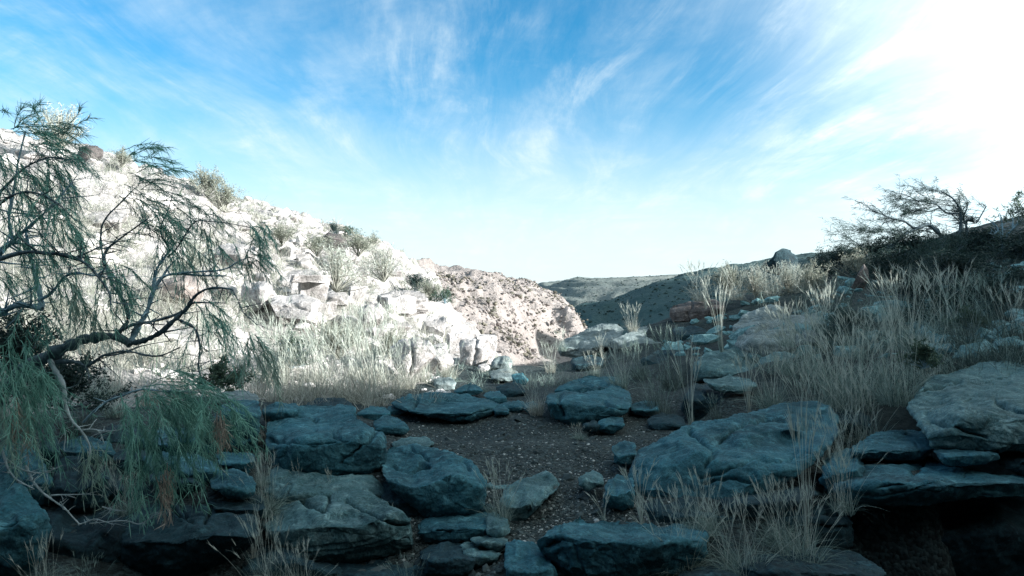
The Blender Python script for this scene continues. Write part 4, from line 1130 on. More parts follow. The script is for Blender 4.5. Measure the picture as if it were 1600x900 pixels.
# grass nobody could count: the cover of the sunlit slope and of the right bank
def cover(name, n, region, hrange, m, blades, w, spread=.45, kindseed=0):
    rs = np.random.default_rng(50 + kindseed)
    px = rs.uniform(region[0], region[1], n); py = rs.uniform(region[2], region[3], n)
    d = hits(px, py)
    ok = ~np.isnan(d)
    px, py, d = px[ok], py[ok], d[ok]
    ok = region[4](px, py, d)
    px, py, d = px[ok], py[ok], d[ok]
    p = at(px, py, d)
    p[:, 2] = hq(p[:, 0], p[:, 1])
    ok = fbm(p * .45, 3, 90 + kindseed) > region[5]
    p, d = p[ok], d[ok]
    n = len(p)
    hh = rs.uniform(hrange[0], hrange[1], n)
    base = np.repeat(p, blades, 0) + rs.normal(0, .09, (n * blades, 3)) * np.array([1, 1, 0]) * np.repeat(hh, blades)[:, None] * 2
    base[:, 2] -= .03
    t = np.abs(rs.normal(0, spread, n * blades)); a = rs.uniform(0, 2 * math.pi, n * blades)
    dr = np.stack([np.sin(t) * np.cos(a), np.sin(t) * np.sin(a), np.cos(t)], -1)
    h = np.repeat(hh, blades) * rs.uniform(.4, 1.05, n * blades)
    bd = np.stack([np.cos(a), np.sin(a), a * 0 - .8], -1)
    ww = np.maximum(w, .00055 * np.repeat(d, blades)) * rs.uniform(.6, 1.2, n * blades)
    V, F, _ = ribbons(base, dr, h, np.abs(rs.normal(0, .3, n * blades)), bd, ww, 3)
    o = mesh_np(name, V, F, M[m])
    return tag(o, kind='stuff')


cover('hillside_grass', 2600, (0, 700, 330, 640, lambda x, y, d: (d > 8.0) & (d < 60), -.02), (.22, .75), 'straw', 16, .008, .5, 1)
cover('hillside_green_grass', 1500, (0, 720, 260, 545, lambda x, y, d: (d > 9.5) & (d < 70), .0), (.25, .7), 'leaf_grey', 16, .009, .6, 2)
cover('hillside_brush', 700, (0, 710, 220, 560, lambda x, y, d: (d > 11) & (d < 70), -.05), (.5, 1.3), 'straw', 20, .010, .6, 7)
cover('hillside_dark_brush', 260, (0, 710, 240, 600, lambda x, y, d: (d > 10) & (d < 70), .05), (.3, .9), 'leaf', 22, .012, .7, 8)
cover('bank_grass', 600, (1000, 1600, 400, 640, lambda x, y, d: (d > 6.6) & (d < 34) & (y < 530 + (x - 1000) * .32) & ~((x < 1310) & (y > 478) & (x + y * .7 < 1600)), -.05), (.25, .75), 'straw_shade', 18, .008, .45, 3)
cover('bank_shade_grass', 2000, (1020, 1600, 380, 620, lambda x, y, d: (d > 6.6) & (d < 40) & ~((x < 1310) & (y > 478) & (x + y * .7 < 1560)), -.05), (.2, .6), 'straw_deep_shade', 18, .009, .55, 4)  # dark blades laid between the tufts for the shade at their bases
cover('stream_bed_grass', 130, (640, 1010, 552, 606, lambda x, y, d: (d > 9.5) & (d < 20), .05), (.15, .45), 'straw_shade', 16, .008, .5, 5)


# ------------------------------------------------------------------ loose stones
_ico = None


def ico():
    global _ico
    if _ico is None:
        t = (1 + 5 ** .5) / 2
        v = np.array([(-1, t, 0), (1, t, 0), (-1, -t, 0), (1, -t, 0), (0, -1, t), (0, 1, t), (0, -1, -t), (0, 1, -t), (t, 0, -1), (t, 0, 1), (-t, 0, -1), (-t, 0, 1)], float)
        v /= np.linalg.norm(v[0])
        f = np.array([(0, 11, 5), (0, 5, 1), (0, 1, 7), (0, 7, 10), (0, 10, 11), (1, 5, 9), (5, 11, 4), (11, 10, 2), (10, 7, 6), (7, 1, 8), (3, 9, 4), (3, 4, 2), (3, 2, 6), (3, 6, 8), (3, 8, 9), (4, 9, 5), (2, 4, 11), (6, 2, 10), (8, 6, 7), (9, 8, 1)])
        _ico = (v, f)
    return _ico


def stones(name, p, size, m, seed, flat=.62, smooth_=False):
    rs = np.random.default_rng(seed)
    v, f = ico()
    n = len(p)
    q = v[None] * rs.uniform(.62, 1.25, (n, 12, 1)) * np.stack([rs.uniform(.7, 1.3, n), rs.uniform(.7, 1.2, n), rs.uniform(flat * .7, flat * 1.25, n)], -1)[:, None]
    a = rs.uniform(0, 6.28, n)
    ca, sa = np.cos(a)[:, None], np.sin(a)[:, None]
    x = q[..., 0] * ca - q[..., 1] * sa; y = q[..., 0] * sa + q[..., 1] * ca
    q = np.stack([x, y, q[..., 2] + (rs.uniform(-.3, .3, n)[:, None]) * x], -1) * size[:, None, None]
    V = (q + p[:, None]).reshape(-1, 3)
    F = (f[None] + np.arange(n)[:, None, None] * 12).reshape(-1, 3)
    return tag(mesh_np(name, V, F, M[m], shade_smooth=smooth_), kind='stuff')


def ground_pts(n, region, cond, seed):
    rs = np.random.default_rng(seed)
    px = rs.uniform(region[0], region[1], n); py = rs.uniform(region[2], region[3], n)
    d = hits(px, py)
    ok = ~np.isnan(d)
    px, py, d = px[ok], py[ok], d[ok]
    ok = cond(px, py, d)
    p = at(px[ok], py[ok], d[ok])
    p[:, 2] = hq(p[:, 0], p[:, 1])
    return p, d[ok], rs


def pebble_mat(g, bs, out):
    r = g.new('ShaderNodeNewGeometry').outputs['Random Per Island']
    c = g.ramp(r, [(0.0, (.018, .028, .03)), (.55, (.055, .072, .07)), (.84, (.10, .12, .115)), (.93, (.26, .29, .28)), (1.0, (.44, .46, .44))])
    g.set(bs, 'Base Color', c)


M['pebble'] = mat('pebble', pebble_mat)
M['rubble'] = mat('rubble_stone', lambda g, bs, out: g.set(bs, 'Base Color', g.ramp(g.new('ShaderNodeNewGeometry').outputs['Random Per Island'], [(0.0, (.015, .028, .03)), (1.0, (.075, .10, .10))])))
p, d, rs = ground_pts(30000, (590, 1060, 595, 880), lambda x, y, d: (d < 11), 5)
stones('gravel_stones', p, rs.lognormal(-4.95, .5, len(p)).clip(.003, .02), 'pebble', 6)
p, d, rs = ground_pts(1100, (560, 1060, 620, 900), lambda x, y, d: (d < 8.5), 8)
stones('rubble', p, rs.lognormal(-3.9, .5, len(p)).clip(.01, .07), 'rubble', 9)
p, d, rs = ground_pts(3600, (0, 720, 195, 640), lambda x, y, d: (d > 9.5) & (fbm(np.stack([x / 60, y / 40, x * 0], -1), 3, 4) > np.where(x < 430, .25, -.15)), 15)
stones('hillside_stones', p, (rs.lognormal(-2.55, .6, len(p)) * np.clip(d / 18, .7, 1.7)).clip(.03, .55), 'rock_lit', 16)
p, d, rs = ground_pts(500, (1040, 1600, 390, 560), lambda x, y, d: (d > 8), 25)
stones('bank_stones', p, (rs.lognormal(-2.2, .5, len(p))).clip(.04, .4), 'basalt_grey', 26)


# scrub and rocks on the bluff and the far slopes: too small and too many to count
def far_scrub(name, V, idx, n, size, m, seed, cond, flat=.7):
    rs = np.random.default_rng(seed)
    na, nr = idx.shape
    i = rs.integers(0, len(V), n * 3)
    p = V[i] + rs.normal(0, .6, (len(i), 3)) * np.array([1, 1, 0])
    pxs = 800 + FPX * p[:, 0] / p[:, 1]; pys = 450 - FPX * (p[:, 2] - EYE) / p[:, 1]
    ok = cond(pxs, pys, p)
    p = p[ok][:n]
    return stones(name, p, rs.lognormal(math.log(size), .4, len(p)), m, seed + 1, flat)


far_scrub('bluff_scrub', bluff_v, bluff_i, 2600, .26, 'scrub', 61, lambda x, y, p: (x > 660) & (x < 930) & (y > 425) & (y < 560) & (fbm(p * np.array([.16, .10, .05]), 3, 5) > .08))
far_scrub('bluff_stones', bluff_v, bluff_i, 4200, .26, 'bluff', 63, lambda x, y, p: (x > 660) & (x < 930) & (y > 425) & (y < 560))
far_scrub('shaded_hill_scrub', dark_v, dark_i, 3000, .5, 'leaf_dark', 65, lambda x, y, p: (x > 890) & (x < 1600) & (y > 380) & (y < 520))
far_scrub('terraced_hill_scrub', terr_v, terr_i, 1500, .9, 'leaf_dark', 67, lambda x, y, p: (x > 840) & (x < 1200) & (y > 428) & (y < 500), .5)


# ------------------------------------------------------------------ outcrops on the sunlit slope
def outcrop(pts, L, e, label, rough=1.3, m='rock_lit', cr=(), lean=.3, d=None, tilt=0, name='outcrop_block'):
    p = np.array(pts, float)
    p = p.mean(0) + (p - p.mean(0)) * 1.14
    if d is None:
        d = hits(p[:, 0].mean(), p[:, 1].max() - 3)[0]
        if np.isnan(d):
            d = 32.0
    build_boulder(dict(p=p, d0=d * .985, L=L, e=e, lean=lean, cr=[np.array(c, float) for c in cr], tilt=tilt, m=m, label=label, rough=rough * .6, cat='rock', group=None, name=name, chip=True), int(p.sum()) % 997)


outcrop([(440, 428), (456, 420), (485, 422), (506, 431), (508, 443), (480, 442), (462, 436), (444, 436)], 1.6, .5, 'pale roof slab over the dark hole in the sunlit slope', m='rock_lit')
outcrop([(472, 441), (490, 440), (508, 446), (510, 474), (495, 466), (480, 452)], .8, .7, 'upright pale block below the roof slab')
outcrop([(510, 462), (530, 454), (546, 464), (560, 478), (535, 480), (512, 476)], 1.2, .5, 'pointed pale slab right of the upright block')
outcrop([(422, 472), (440, 460), (476, 458), (494, 472), (492, 502), (450, 508), (424, 494)], 1.5, .55, 'broad pale boulder left of the dark cleft', cr=[[(430, 478), (460, 474), (490, 484)]])
outcrop([(494, 478), (520, 474), (526, 488), (515, 496), (494, 493)], .7, .5, 'small square block under the pointed pale slab')
outcrop([(590, 464), (633, 451), (668, 456), (672, 488), (622, 494), (592, 482)], 2.2, .6, 'blocky pale outcrop with ledges left of the green shrubs', rough=2.0, cr=[[(595, 470), (630, 464), (668, 470)]])
outcrop([(612, 548), (635, 528), (665, 528), (680, 545), (674, 588), (650, 597), (622, 575)], 1.4, .7, 'tall pale buttress at the foot of the sunlit slope', rough=1.8, cr=[[(640, 530), (645, 560), (640, 590)]])
outcrop([(721, 535), (740, 527), (760, 538), (779, 550), (760, 562), (755, 588), (738, 592), (725, 575)], 1.2, .7, 'split white rock where the sunlit slope meets the stream bed', rough=1.6, cr=[[(745, 532), (742, 558), (738, 585)]], d=15.6)
outcrop([(243, 452), (270, 428), (302, 430), (314, 460), (302, 490), (265, 492), (246, 477)], 2.0, .75, 'flat grey brown rock face behind the tree branches', m='rock_tan', rough=1.2)
outcrop([(375, 445), (395, 436), (425, 442), (432, 475), (400, 492), (376, 480)], 1.8, .7, 'greyish slab face left of the broad pale boulder', rough=1.4, cr=[[(392, 440), (396, 465), (388, 488)]])
outcrop([(122, 250), (126, 230), (145, 226), (160, 232), (161, 252), (140, 256)], 1.6, .8, 'brown block standing on the left skyline', m='rock_brown', d=31.5)
outcrop([(560, 480), (585, 470), (600, 484), (598, 510), (570, 515)], 1.2, .6, 'low pale rock between the small square block and the blocky outcrop')
outcrop([(655, 500), (690, 492), (702, 508), (690, 528), (660, 524)], 1.6, .6, 'pale ledge at the right end of the sunlit slope', rough=1.8)
outcrop([(640, 556), (700, 545), (716, 560), (706, 580), (668, 588)], 1.0, .6, 'low white rock right of the tall pale buttress', rough=1.5)
outcrop([(130, 340), (160, 326), (205, 332), (215, 352), (180, 362), (140, 358)], 2.2, .5, 'white ledge high on the slope above the tree', rough=1.6)
outcrop([(330, 395), (360, 380), (400, 388), (405, 410), (370, 418), (338, 412)], 2.0, .5, 'white ledge in the middle of the upper slope', rough=1.6)
outcrop([(500, 368), (516, 360), (536, 366), (540, 384), (518, 390), (502, 384)], 1.6, .6, 'brownish crag below the dark plant on the skyline', m='rock_brown', rough=2.0)
outcrop([(1186, 418), (1206, 406), (1213, 396), (1225, 388), (1236, 385), (1241, 397), (1246, 414), (1240, 424), (1205, 428)], 3.5, .9, 'dark rock pinnacle on the right skyline', m='basalt_shade', d=62, rough=2.2, name='rock_pinnacle', lean=.2)
outcrop([(1335, 436), (1350, 415), (1362, 420), (1350, 450), (1330, 468), (1322, 462)], 1.2, .7, 'reddish tilted rock below the windswept tree', m='rock_brown', d=17, rough=1.8)
outcrop([(1555, 400), (1575, 372), (1620, 350), (1680, 345), (1690, 410), (1600, 425)], 5.0, .6, 'dark crag at the right edge under the bare tree', m='rock_brown', d=24, rough=2.0)


# squared blocks that turn a dark side to the left
def squared(px, py, wf, wl, h, label, roof=0, d=None):
    if d is None:
        d = hits(px, py)[0]
    d -= .25
    m = d / FPX
    p0 = at(px, py, d)
    f = np.array([wf * m, .30 * wf * m, rng.uniform(-.03, .06) * wf * m]); l = np.array([-wl * m * 1.0, 2.1 * wl * m, 0])
    up = np.array([rng.uniform(-.1, .2) * h * m, .12 * h * m, h * m])
    n = 7
    t = np.linspace(0, 1, n)
    pts, F = [], []
    def face(o, u, v):
        b = sum(len(x) for x in pts)
        a, c = np.meshgrid(t, t, indexing='ij')
        pts.append(o + a.ravel()[:, None] * u + c.ravel()[:, None] * v)
        i = np.arange(n * n).reshape(n, n)
        F.append(b + np.stack([i[:-1, :-1], i[1:, :-1], i[1:, 1:], i[:-1, 1:]], -1).reshape(-1, 4))
    dn = p0 - up * .4
    up2 = up * 1.4
    face(dn, f, up2); face(dn + l, -l, up2); face(dn + f, l, up2); face(dn + f + l, -f, up2); face(dn + up2, f, l); face(dn + l, f, -l)
    V = np.concatenate(pts)
    s = wf * m
    c0 = V.mean(0)
    V = V + np.stack([fbm(V / s * 1.6 + k * 9.1, 3, 300 + k) for k in range(3)], -1) * s * .085
    V = V + np.stack([fbm(V / s * 6 + k * 5.1, 2, 330 + k) for k in range(3)], -1) * s * .02
    tag(mesh_np('outcrop_block', V, np.concatenate(F), M['rock_lit'], shade_smooth=False, loc=[c0[0], c0[1], V[:, 2].min()]), label, 'rock', 'rock outcrops of the slopes')


squared(468, 468, 40, 15, 38, 'squared block showing a dark left side in the middle of the sunlit slope')
squared(458, 438, 50, 14, 10, 'thin roof slab jutting left over the dark sided squared block', d=hits(468, 468)[0] - .3)
squared(428, 478, 30, 10, 16, 'squared block with a narrow dark side beside the broad pale boulder')
squared(500, 492, 26, 8, 20, 'small squared block with a dark side below the pointed pale slab')
squared(545, 470, 24, 9, 22, 'squared block with a dark side by the yellowish broom')
squared(604, 482, 44, 12, 18, 'long squared block with a dark side under the bushes on the right of the slope')
squared(640, 462, 34, 10, 14, 'squared block with a dark side just under the dark green bush')
squared(586, 540, 34, 10, 24, 'squared block with a dark side in the lower straw')
squared(395, 420, 30, 10, 16, 'squared block with a dark side in the upper middle slope')
squared(452, 400, 22, 8, 14, 'small squared block with a dark side above the roof slabs')
squared(540, 400, 20, 7, 12, 'small squared block with a dark side below the skyline bushes')
squared(702, 552, 24, 9, 30, 'squared block with a dark side at the foot of the slope near the stream bed')
squared(742, 560, 30, 10, 34, 'tall squared block with a dark side behind the split white rock', d=16.5)


# broken angular blocks lying about the sunlit slope
_bs = np.random.default_rng(404)
_adj = ['tan', 'pale', 'white', 'dusty']
for i, (px, py, w, h, lab) in enumerate([
    (452, 440, 34, 26, 'angular block with a dark left face under the roof slab'), (412, 432, 26, 18, 'small angular block left of the dark hole'), (478, 412, 26, 18, 'angular block on top of the roof slab'),
    (545, 448, 30, 22, 'angular block right of the yellowish broom'), (470, 404, 24, 16, 'little block above the roof slab and left of a bush'), (575, 520, 30, 22, 'block in the straw right of the feathery tuft'),
    (540, 505, 40, 26, 'slab edge over the feathery tuft in the middle of the slope'), (625, 512, 36, 24, 'block directly below the blocky outcrop'), (690, 545, 28, 22, 'block between the pale ledge and the low white rock'),
    (620, 425, 26, 16, 'block in the bushes of the upper right slope'), (565, 425, 26, 18, 'block below the pale bush of the upper middle slope'), (655, 435, 24, 14, 'flat block near the falling skyline'),
    (350, 455, 40, 26, 'flat block between the grey brown face and the greyish slab'), (330, 430, 34, 20, 'slab above the pale branch of the tree'), (300, 350, 40, 22, 'ledge block under the skyline shrubs'),
    (230, 330, 40, 20, 'ledge block behind the light plume'), (440, 352, 30, 14, 'skyline block right of the wider greyish shrub'), (385, 352, 34, 16, 'ledge just under the skyline left of the pale bush'),
    (700, 520, 26, 22, 'dark sided block at the corner towards the bluff'), (755, 575, 24, 16, 'fallen block at the foot of the split white rock')]):
    pts = []
    n = 7
    for k in range(n):
        a = 2 * math.pi * (k + _bs.uniform(-.25, .25)) / n
        pts.append((px + w * .5 * math.cos(a), py - h * .5 * math.sin(a)))
    outcrop(pts, w / FPX * 22 * .9, .6, lab, rough=.9, m='rock_lit', lean=-.1)


# ------------------------------------------------------------------ shrubs
def make_shrub(n_stem, leaves, lw, m_s, m_l, spread=.75, leaf_len=.07, droop=0.0, width=1.0):
    acc, lf = Acc(), Acc()
    tips = []
    for i in range(n_stem):
        a = rng.uniform(0, 6.28); t = abs(rng.normal(0, spread))
        d = np.array([math.sin(t) * math.cos(a) * width, math.sin(t) * math.sin(a) * width, math.cos(t)])
        L = rng.uniform(.55, 1.0)
        k = np.linspace(0, 1, 6)[:, None]
        wob = np.cumsum(rng.normal(0, .03, (6, 3)), 0)
        pts = d * k * L + wob * k + np.array([0, 0, -.02]); pts[:, 2] -= droop * (k[:, 0] ** 2) * L
        V, F = tube(pts, .012, .004, 4); acc.add(V, F)
        tips += [pts[3], pts[4], pts[5]]
        for j in range(2):
            s0 = pts[rng.integers(2, 5)]
            dd = d + rng.normal(0, .5, 3); dd[2] = abs(dd[2]); dd /= np.linalg.norm(dd)
            p2 = s0 + dd * np.linspace(0, .32, 4)[:, None] + np.cumsum(rng.normal(0, .015, (4, 3)), 0)
            V, F = tube(p2, .006, .003, 3); acc.add(V, F)
            tips += [p2[2], p2[3]]
    st = acc.build('shrub', M[m_s], link=False)
    tips = np.array(tips)
    n = len(tips) * leaves
    base = np.repeat(tips, leaves, 0) + rng.normal(0, .045, (n, 3))
    d = rng.normal(0, 1, (n, 3)); d[:, 2] = np.abs(d[:, 2]) * .8 + .1; d /= np.linalg.norm(d, axis=1, keepdims=True)
    V, F, _ = ribbons(base, d, rng.uniform(.5, 1.2, n) * leaf_len, rng.uniform(0, .4, n), rng.normal(0, .5, (n, 3)), np.full(n, lw), 2, 1.0)
    lf.add(V, F)
    return st, lf.build('foliage', M[m_l], link=False)


SH = {
    'grey': [make_shrub(34, 12, .020, 'straw', 'leaf_grey') for _ in range(2)],
    'twig': [make_shrub(60, 4, .012, 'straw', 'plume', .55) for _ in range(2)],
    'green': [make_shrub(26, 14, .030, 'bark_grey', 'leaf', .7, .08) for _ in range(2)],
    'dark': [make_shrub(40, 16, .022, 'bark', 'leaf_dark', .8, .07) for _ in range(2)],
    'broad': [make_shrub(22, 9, .060, 'bark_grey', 'leaf', .7, .15)],
    'needle': [make_shrub(40, 16, .010, 'bark', 'needle_shade', .85, .12, .25) for _ in range(2)],
}


def place_shrub(px, py, hpx, kind, label, wide=1.0, d=None, name='shrub'):
    if d is None:
        d = hits(px, py)[0]
        if np.isnan(d):
            d = 33
    p = at(px, py, d)
    h = hpx / FPX * d
    o = bpy.data.objects.new(name, None); C.objects.link(o)
    o.empty_display_size = .1
    o.location = [float(v) for v in p]; o.rotation_euler = (0, 0, random.uniform(0, 6.28)); o.scale = (h * wide, h * wide, h)
    for src, nm in zip(random.choice(SH[kind]), ('stems', 'foliage')):
        c = src.copy(); C.objects.link(c); c.parent = o; c.name = nm
    tag(o, label, 'shrub', 'desert shrubs')


for a in [
    (325, 308, 48, 'grey', 'sunlit twiggy shrub on the skyline right of the feathery plume', 1.0, 33),
    (352, 330, 44, 'grey', 'wider greyish shrub on the skyline with dark twigs', 1.2, 33),
    (95, 232, 66, 'twig', 'frosty white shrub on the left skyline behind the tree crown', 1.2, 29),
    (190, 262, 30, 'grey', 'small pale shrub on the skyline right of the brown block', 1.2, 31),
    (522, 365, 18, 'dark', 'small dark plant standing on the skyline', .7, 40),
    (545, 372, 18, 'green', 'bluish shrub on the skyline right of the small dark plant', 1.5, 44),
    (585, 384, 16, 'grey', 'low shrub on the falling skyline', 1.5, 48),
    (525, 455, 74, 'twig', 'yellowish broom of upright twigs right of the dark hole', 1.0, 20.5),
    (650, 456, 30, 'dark', 'dark green bush above the blocky outcrop', 1.3, 34),
    (672, 470, 34, 'grey', 'grey green bush between the two dark ones', 1.2, 30),
    (695, 474, 24, 'green', 'rounded green bush near the right end of the slope', 1.3, 29),
    (560, 400, 40, 'grey', 'pale bush in the upper middle of the slope', 1.5, 31),
    (495, 400, 36, 'grey', 'pale bush below the skyline left of the brownish crag', 1.5, 31),
    (600, 440, 56, 'twig', 'thin straw coloured bush above the low pale rock', 1.0, 25),
    (440, 385, 36, 'grey', 'grey bush above the roof slab', 1.6, 28),
    (340, 612, 50, 'broad', 'dark broadleaf shrub at the foot of the slope behind the pale topped stone', 1.0, 9.0),
    (375, 605, 34, 'green', 'leafy green shrub right of the dark broadleaf one', 1.0, 9.4),
    (455, 575, 54, 'green', 'greenish bush low on the sunlit slope', 1.2, 12.2),
    (530, 560, 60, 'grey', 'grey green thicket in the middle of the lower slope', 1.3, 13.0),
    (610, 560, 44, 'grey', 'grey bush left of the tall pale buttress', 1.2, 14.2),
    (300, 420, 50, 'twig', 'white twiggy bush on the slope behind the pale branch', 1.2, 19),
    (1140, 460, 44, 'grey', 'sunlit grey bush at the left end of the right bank crest', 1.1, 19.0),
    (1180, 462, 46, 'twig', 'bright twiggy bush below the rock pinnacle', 1.2, 19.0),
    (1232, 460, 50, 'twig', 'bright feathery bush right of the rock pinnacle', 1.1, 19.0),
    (1268, 468, 54, 'grey', 'half lit bush at the right end of the sunlit crest', 1.0, 18.0),
    (1300, 440, 50, 'dark', 'dark round bush on the crest left of the windswept tree', 1.2, 24),
    (1345, 440, 50, 'grey', 'dull bush under the lowest bough of the windswept tree', 1.2, 21),
    (1400, 440, 56, 'dark', 'dark bush before the windswept tree', 1.4, 19),
    (1462, 430, 62, 'needle', 'dense fine leaved bush at the foot of the windswept tree', 1.2, 20),
    (1520, 412, 56, 'dark', 'black green bush right of the windswept tree trunk', 1.3, 21),
    (1555, 440, 50, 'needle', 'fine leaved bush below the bare tree', 1.4, 18),
    (1480, 500, 56, 'dark', 'dark bush in the grass above the pale boulder', 1.3, 11.5),
    (1590, 470, 56, 'dark', 'dark bush at the right edge of the bank', 1.3, 13.0),
    (1318, 425, 44, 'dark', 'dark bush on the crest right of the round one', 1.4, 22),
    (1360, 412, 40, 'dark', 'dark low bush beneath the left bough of the windswept tree', 1.6, 23),
    (1430, 410, 50, 'dark', 'dark bush directly under the crown of the windswept tree', 1.5, 23),
    (1490, 400, 44, 'needle', 'bushy growth hiding the trunk foot of the windswept tree', 1.4, 23.2),
    (1545, 400, 46, 'dark', 'dark bush between the windswept tree and the bare tree', 1.5, 20.5),
    (1590, 420, 60, 'dark', 'dark bush below the crag at the right edge', 1.5, 17),
    (1500, 450, 60, 'dark', 'broad dark bush on the middle of the upper bank', 1.6, 15),
    (1420, 470, 50, 'dark', 'dark bush over the plumes high on the bank', 1.5, 14.5),
    (1560, 490, 60, 'dark', 'dark bush behind the seeding grass at the right edge', 1.4, 11),
    (1380, 440, 40, 'needle', 'fine leaved bush left of the dark bush before the windswept tree', 1.5, 19.5),
    (24, 600, 120, 'dark', 'dense dark bush behind the trunk of the weeping tree', 1.0, 6.6),
    (100, 640, 90, 'dark', 'dark tangle of twigs right of the weeping tree trunk', 1.2, 6.2),
    (1445, 575, 40, 'broad', 'broad leaved seedling beside the massive pale boulder', 1.1, 7.4),
    (1518, 515, 34, 'broad', 'broad leaved plant in the dark patch of the bank', 1.2, 9.4),
    (1325, 520, 50, 'needle', 'fine leaved dark bush in the middle of the bank', 1.3, 11.5),
]:
    place_shrub(*a)


# ------------------------------------------------------------------ trees
def crv(pts, n):
    """smooth curve through the points (Catmull-Rom)"""
    p = np.asarray(pts, float)
    p = np.concatenate([[2 * p[0] - p[1]], p, [2 * p[-1] - p[-2]]])
    out = []
    m = len(p) - 3
    for i in range(m):
        t = np.linspace(0, 1, n, endpoint=(i == m - 1))[:, None]
        a, b, c, d = p[i:i + 4]
        out.append(.5 * ((2 * b) + (-a + c) * t + (2 * a - 5 * b + 4 * c - d) * t ** 2 + (-a + 3 * b - 3 * c + d) * t ** 3))
    return np.concatenate(out)


def limb(poly, d, r0, r1, depth_end=None, kink=.10, n=5):
    """a branch measured in photo pixels: list of (px, py); d = distance at its start, depth_end at its tip"""
    q = np.array(poly, float)
    dd = np.linspace(d, d if depth_end is None else depth_end, len(q))
    p = at(q[:, 0], q[:, 1], dd)
    c = crv(p, n)
    k = np.linspace(0, 1, len(c))[:, None]
    L = np.linalg.norm(np.diff(c, axis=0), axis=1).sum()
    c = c + np.cumsum(rng.normal(0, kink * .012 * min(L, 2.0), c.shape), 0) * np.sin(k * math.pi)
    rr = np.linspace(r0, r1, len(c)) * .82 * (1 + .16 * rng.normal(size=len(c)))
    return c, rr


def twigs_on(acc, c, rr, n, ln, sides=4, up=0.2, wind=(0, 0, 0)):
    tips = []
    for i in range(n):
        j = rng.integers(int(len(c) * .25), len(c))
        d = rng.normal(0, 1, 3); d[2] = d[2] * .6 + up; d = d / np.linalg.norm(d) + np.array(wind)
        l = ln * rng.uniform(.4, 1.1)
        k = np.linspace(0, 1, 6)[:, None]
        p = c[j] + d * k * l + np.cumsum(rng.normal(0, .035 * l, (6, 3)), 0) * k
        r = min(rr[j] * .55, .006 + l * .012)
        V, F = tube(p, r, r * .35, sides); acc.add(V, F)
        tips.append(p)
    return tips


def spray(name, parent, ctr, size, flow, n_tw, n_nd, nl, m, w=.0042, fan=.5, hang=.7, mb='bark_grey'):
    """a hanging tassel of fine needles: twigs flow out from ctr, needles trail along them"""
    acc = Acc()
    flow = np.array(flow, float); flow /= np.linalg.norm(flow)
    wood = Acc()
    for i in range(n_tw):
        d = flow + rng.normal(0, fan, 3) * np.array([1, 1, .8]); d /= np.linalg.norm(d)
        L = size * rng.uniform(.55, 1.15)
        k = np.linspace(0, 1, 9)[:, None]
        s0 = ctr + rng.normal(0, size * .16, 3)
        p = s0 + d * k * L
        p[:, 2] -= hang * L * .55 * k[:, 0] ** 2
        p += np.cumsum(rng.normal(0, .020 * L, (9, 3)), 0)
        V, F = tube(p, .0035, .0012, 3); wood.add(V, F)
        j = rng.uniform(.12, 1, n_nd) * 7.99
        a = j.astype(int); f = (j - a)[:, None]
        base = p[a] * (1 - f) + p[a + 1] * f
        tg = p[a + 1] - p[a]; tg /= np.linalg.norm(tg, axis=1, keepdims=True)
        nd = tg * .8 + rng.normal(0, .40, (n_nd, 3)); nd[:, 2] -= .22 * hang
        nd /= np.linalg.norm(nd, axis=1, keepdims=True)
        V, F, _ = ribbons(base, nd, nl * rng.uniform(.6, 1.2, n_nd), rng.uniform(.0, .25, n_nd), np.tile([0, 0, -1.0], (n_nd, 1)), np.full(n_nd, w), 2, .8)
        acc.add(V, F)
    for V, F in zip(wood.V, wood.F):
        acc.V.append(V); acc.F.append(F - 0); acc.n += 0
    # indices of the wood continue after the needles
    nF = sum(len(v) for v in acc.V[:len(acc.V) - len(wood.V)])
    for i in range(len(wood.F)):
        acc.F[len(acc.F) - len(wood.F) + i] = wood.F[i] + nF
    return acc.build(name, M[m], parent=parent)


def root(name, loc, label, cat):
    o = bpy.data.objects.new(name, None); C.objects.link(o)
    o.location = loc
    o.empty_display_size = .2
    tag(o, label, cat)
    return o


def part(name, parent, acc, m):
    o = acc.build(name, M[m])
    o.parent = parent
    return o


def fix(o, parent):
    """the part was built in world space: undo the parent's place"""
    o.matrix_parent_inverse = parent.matrix_basis.inverted()


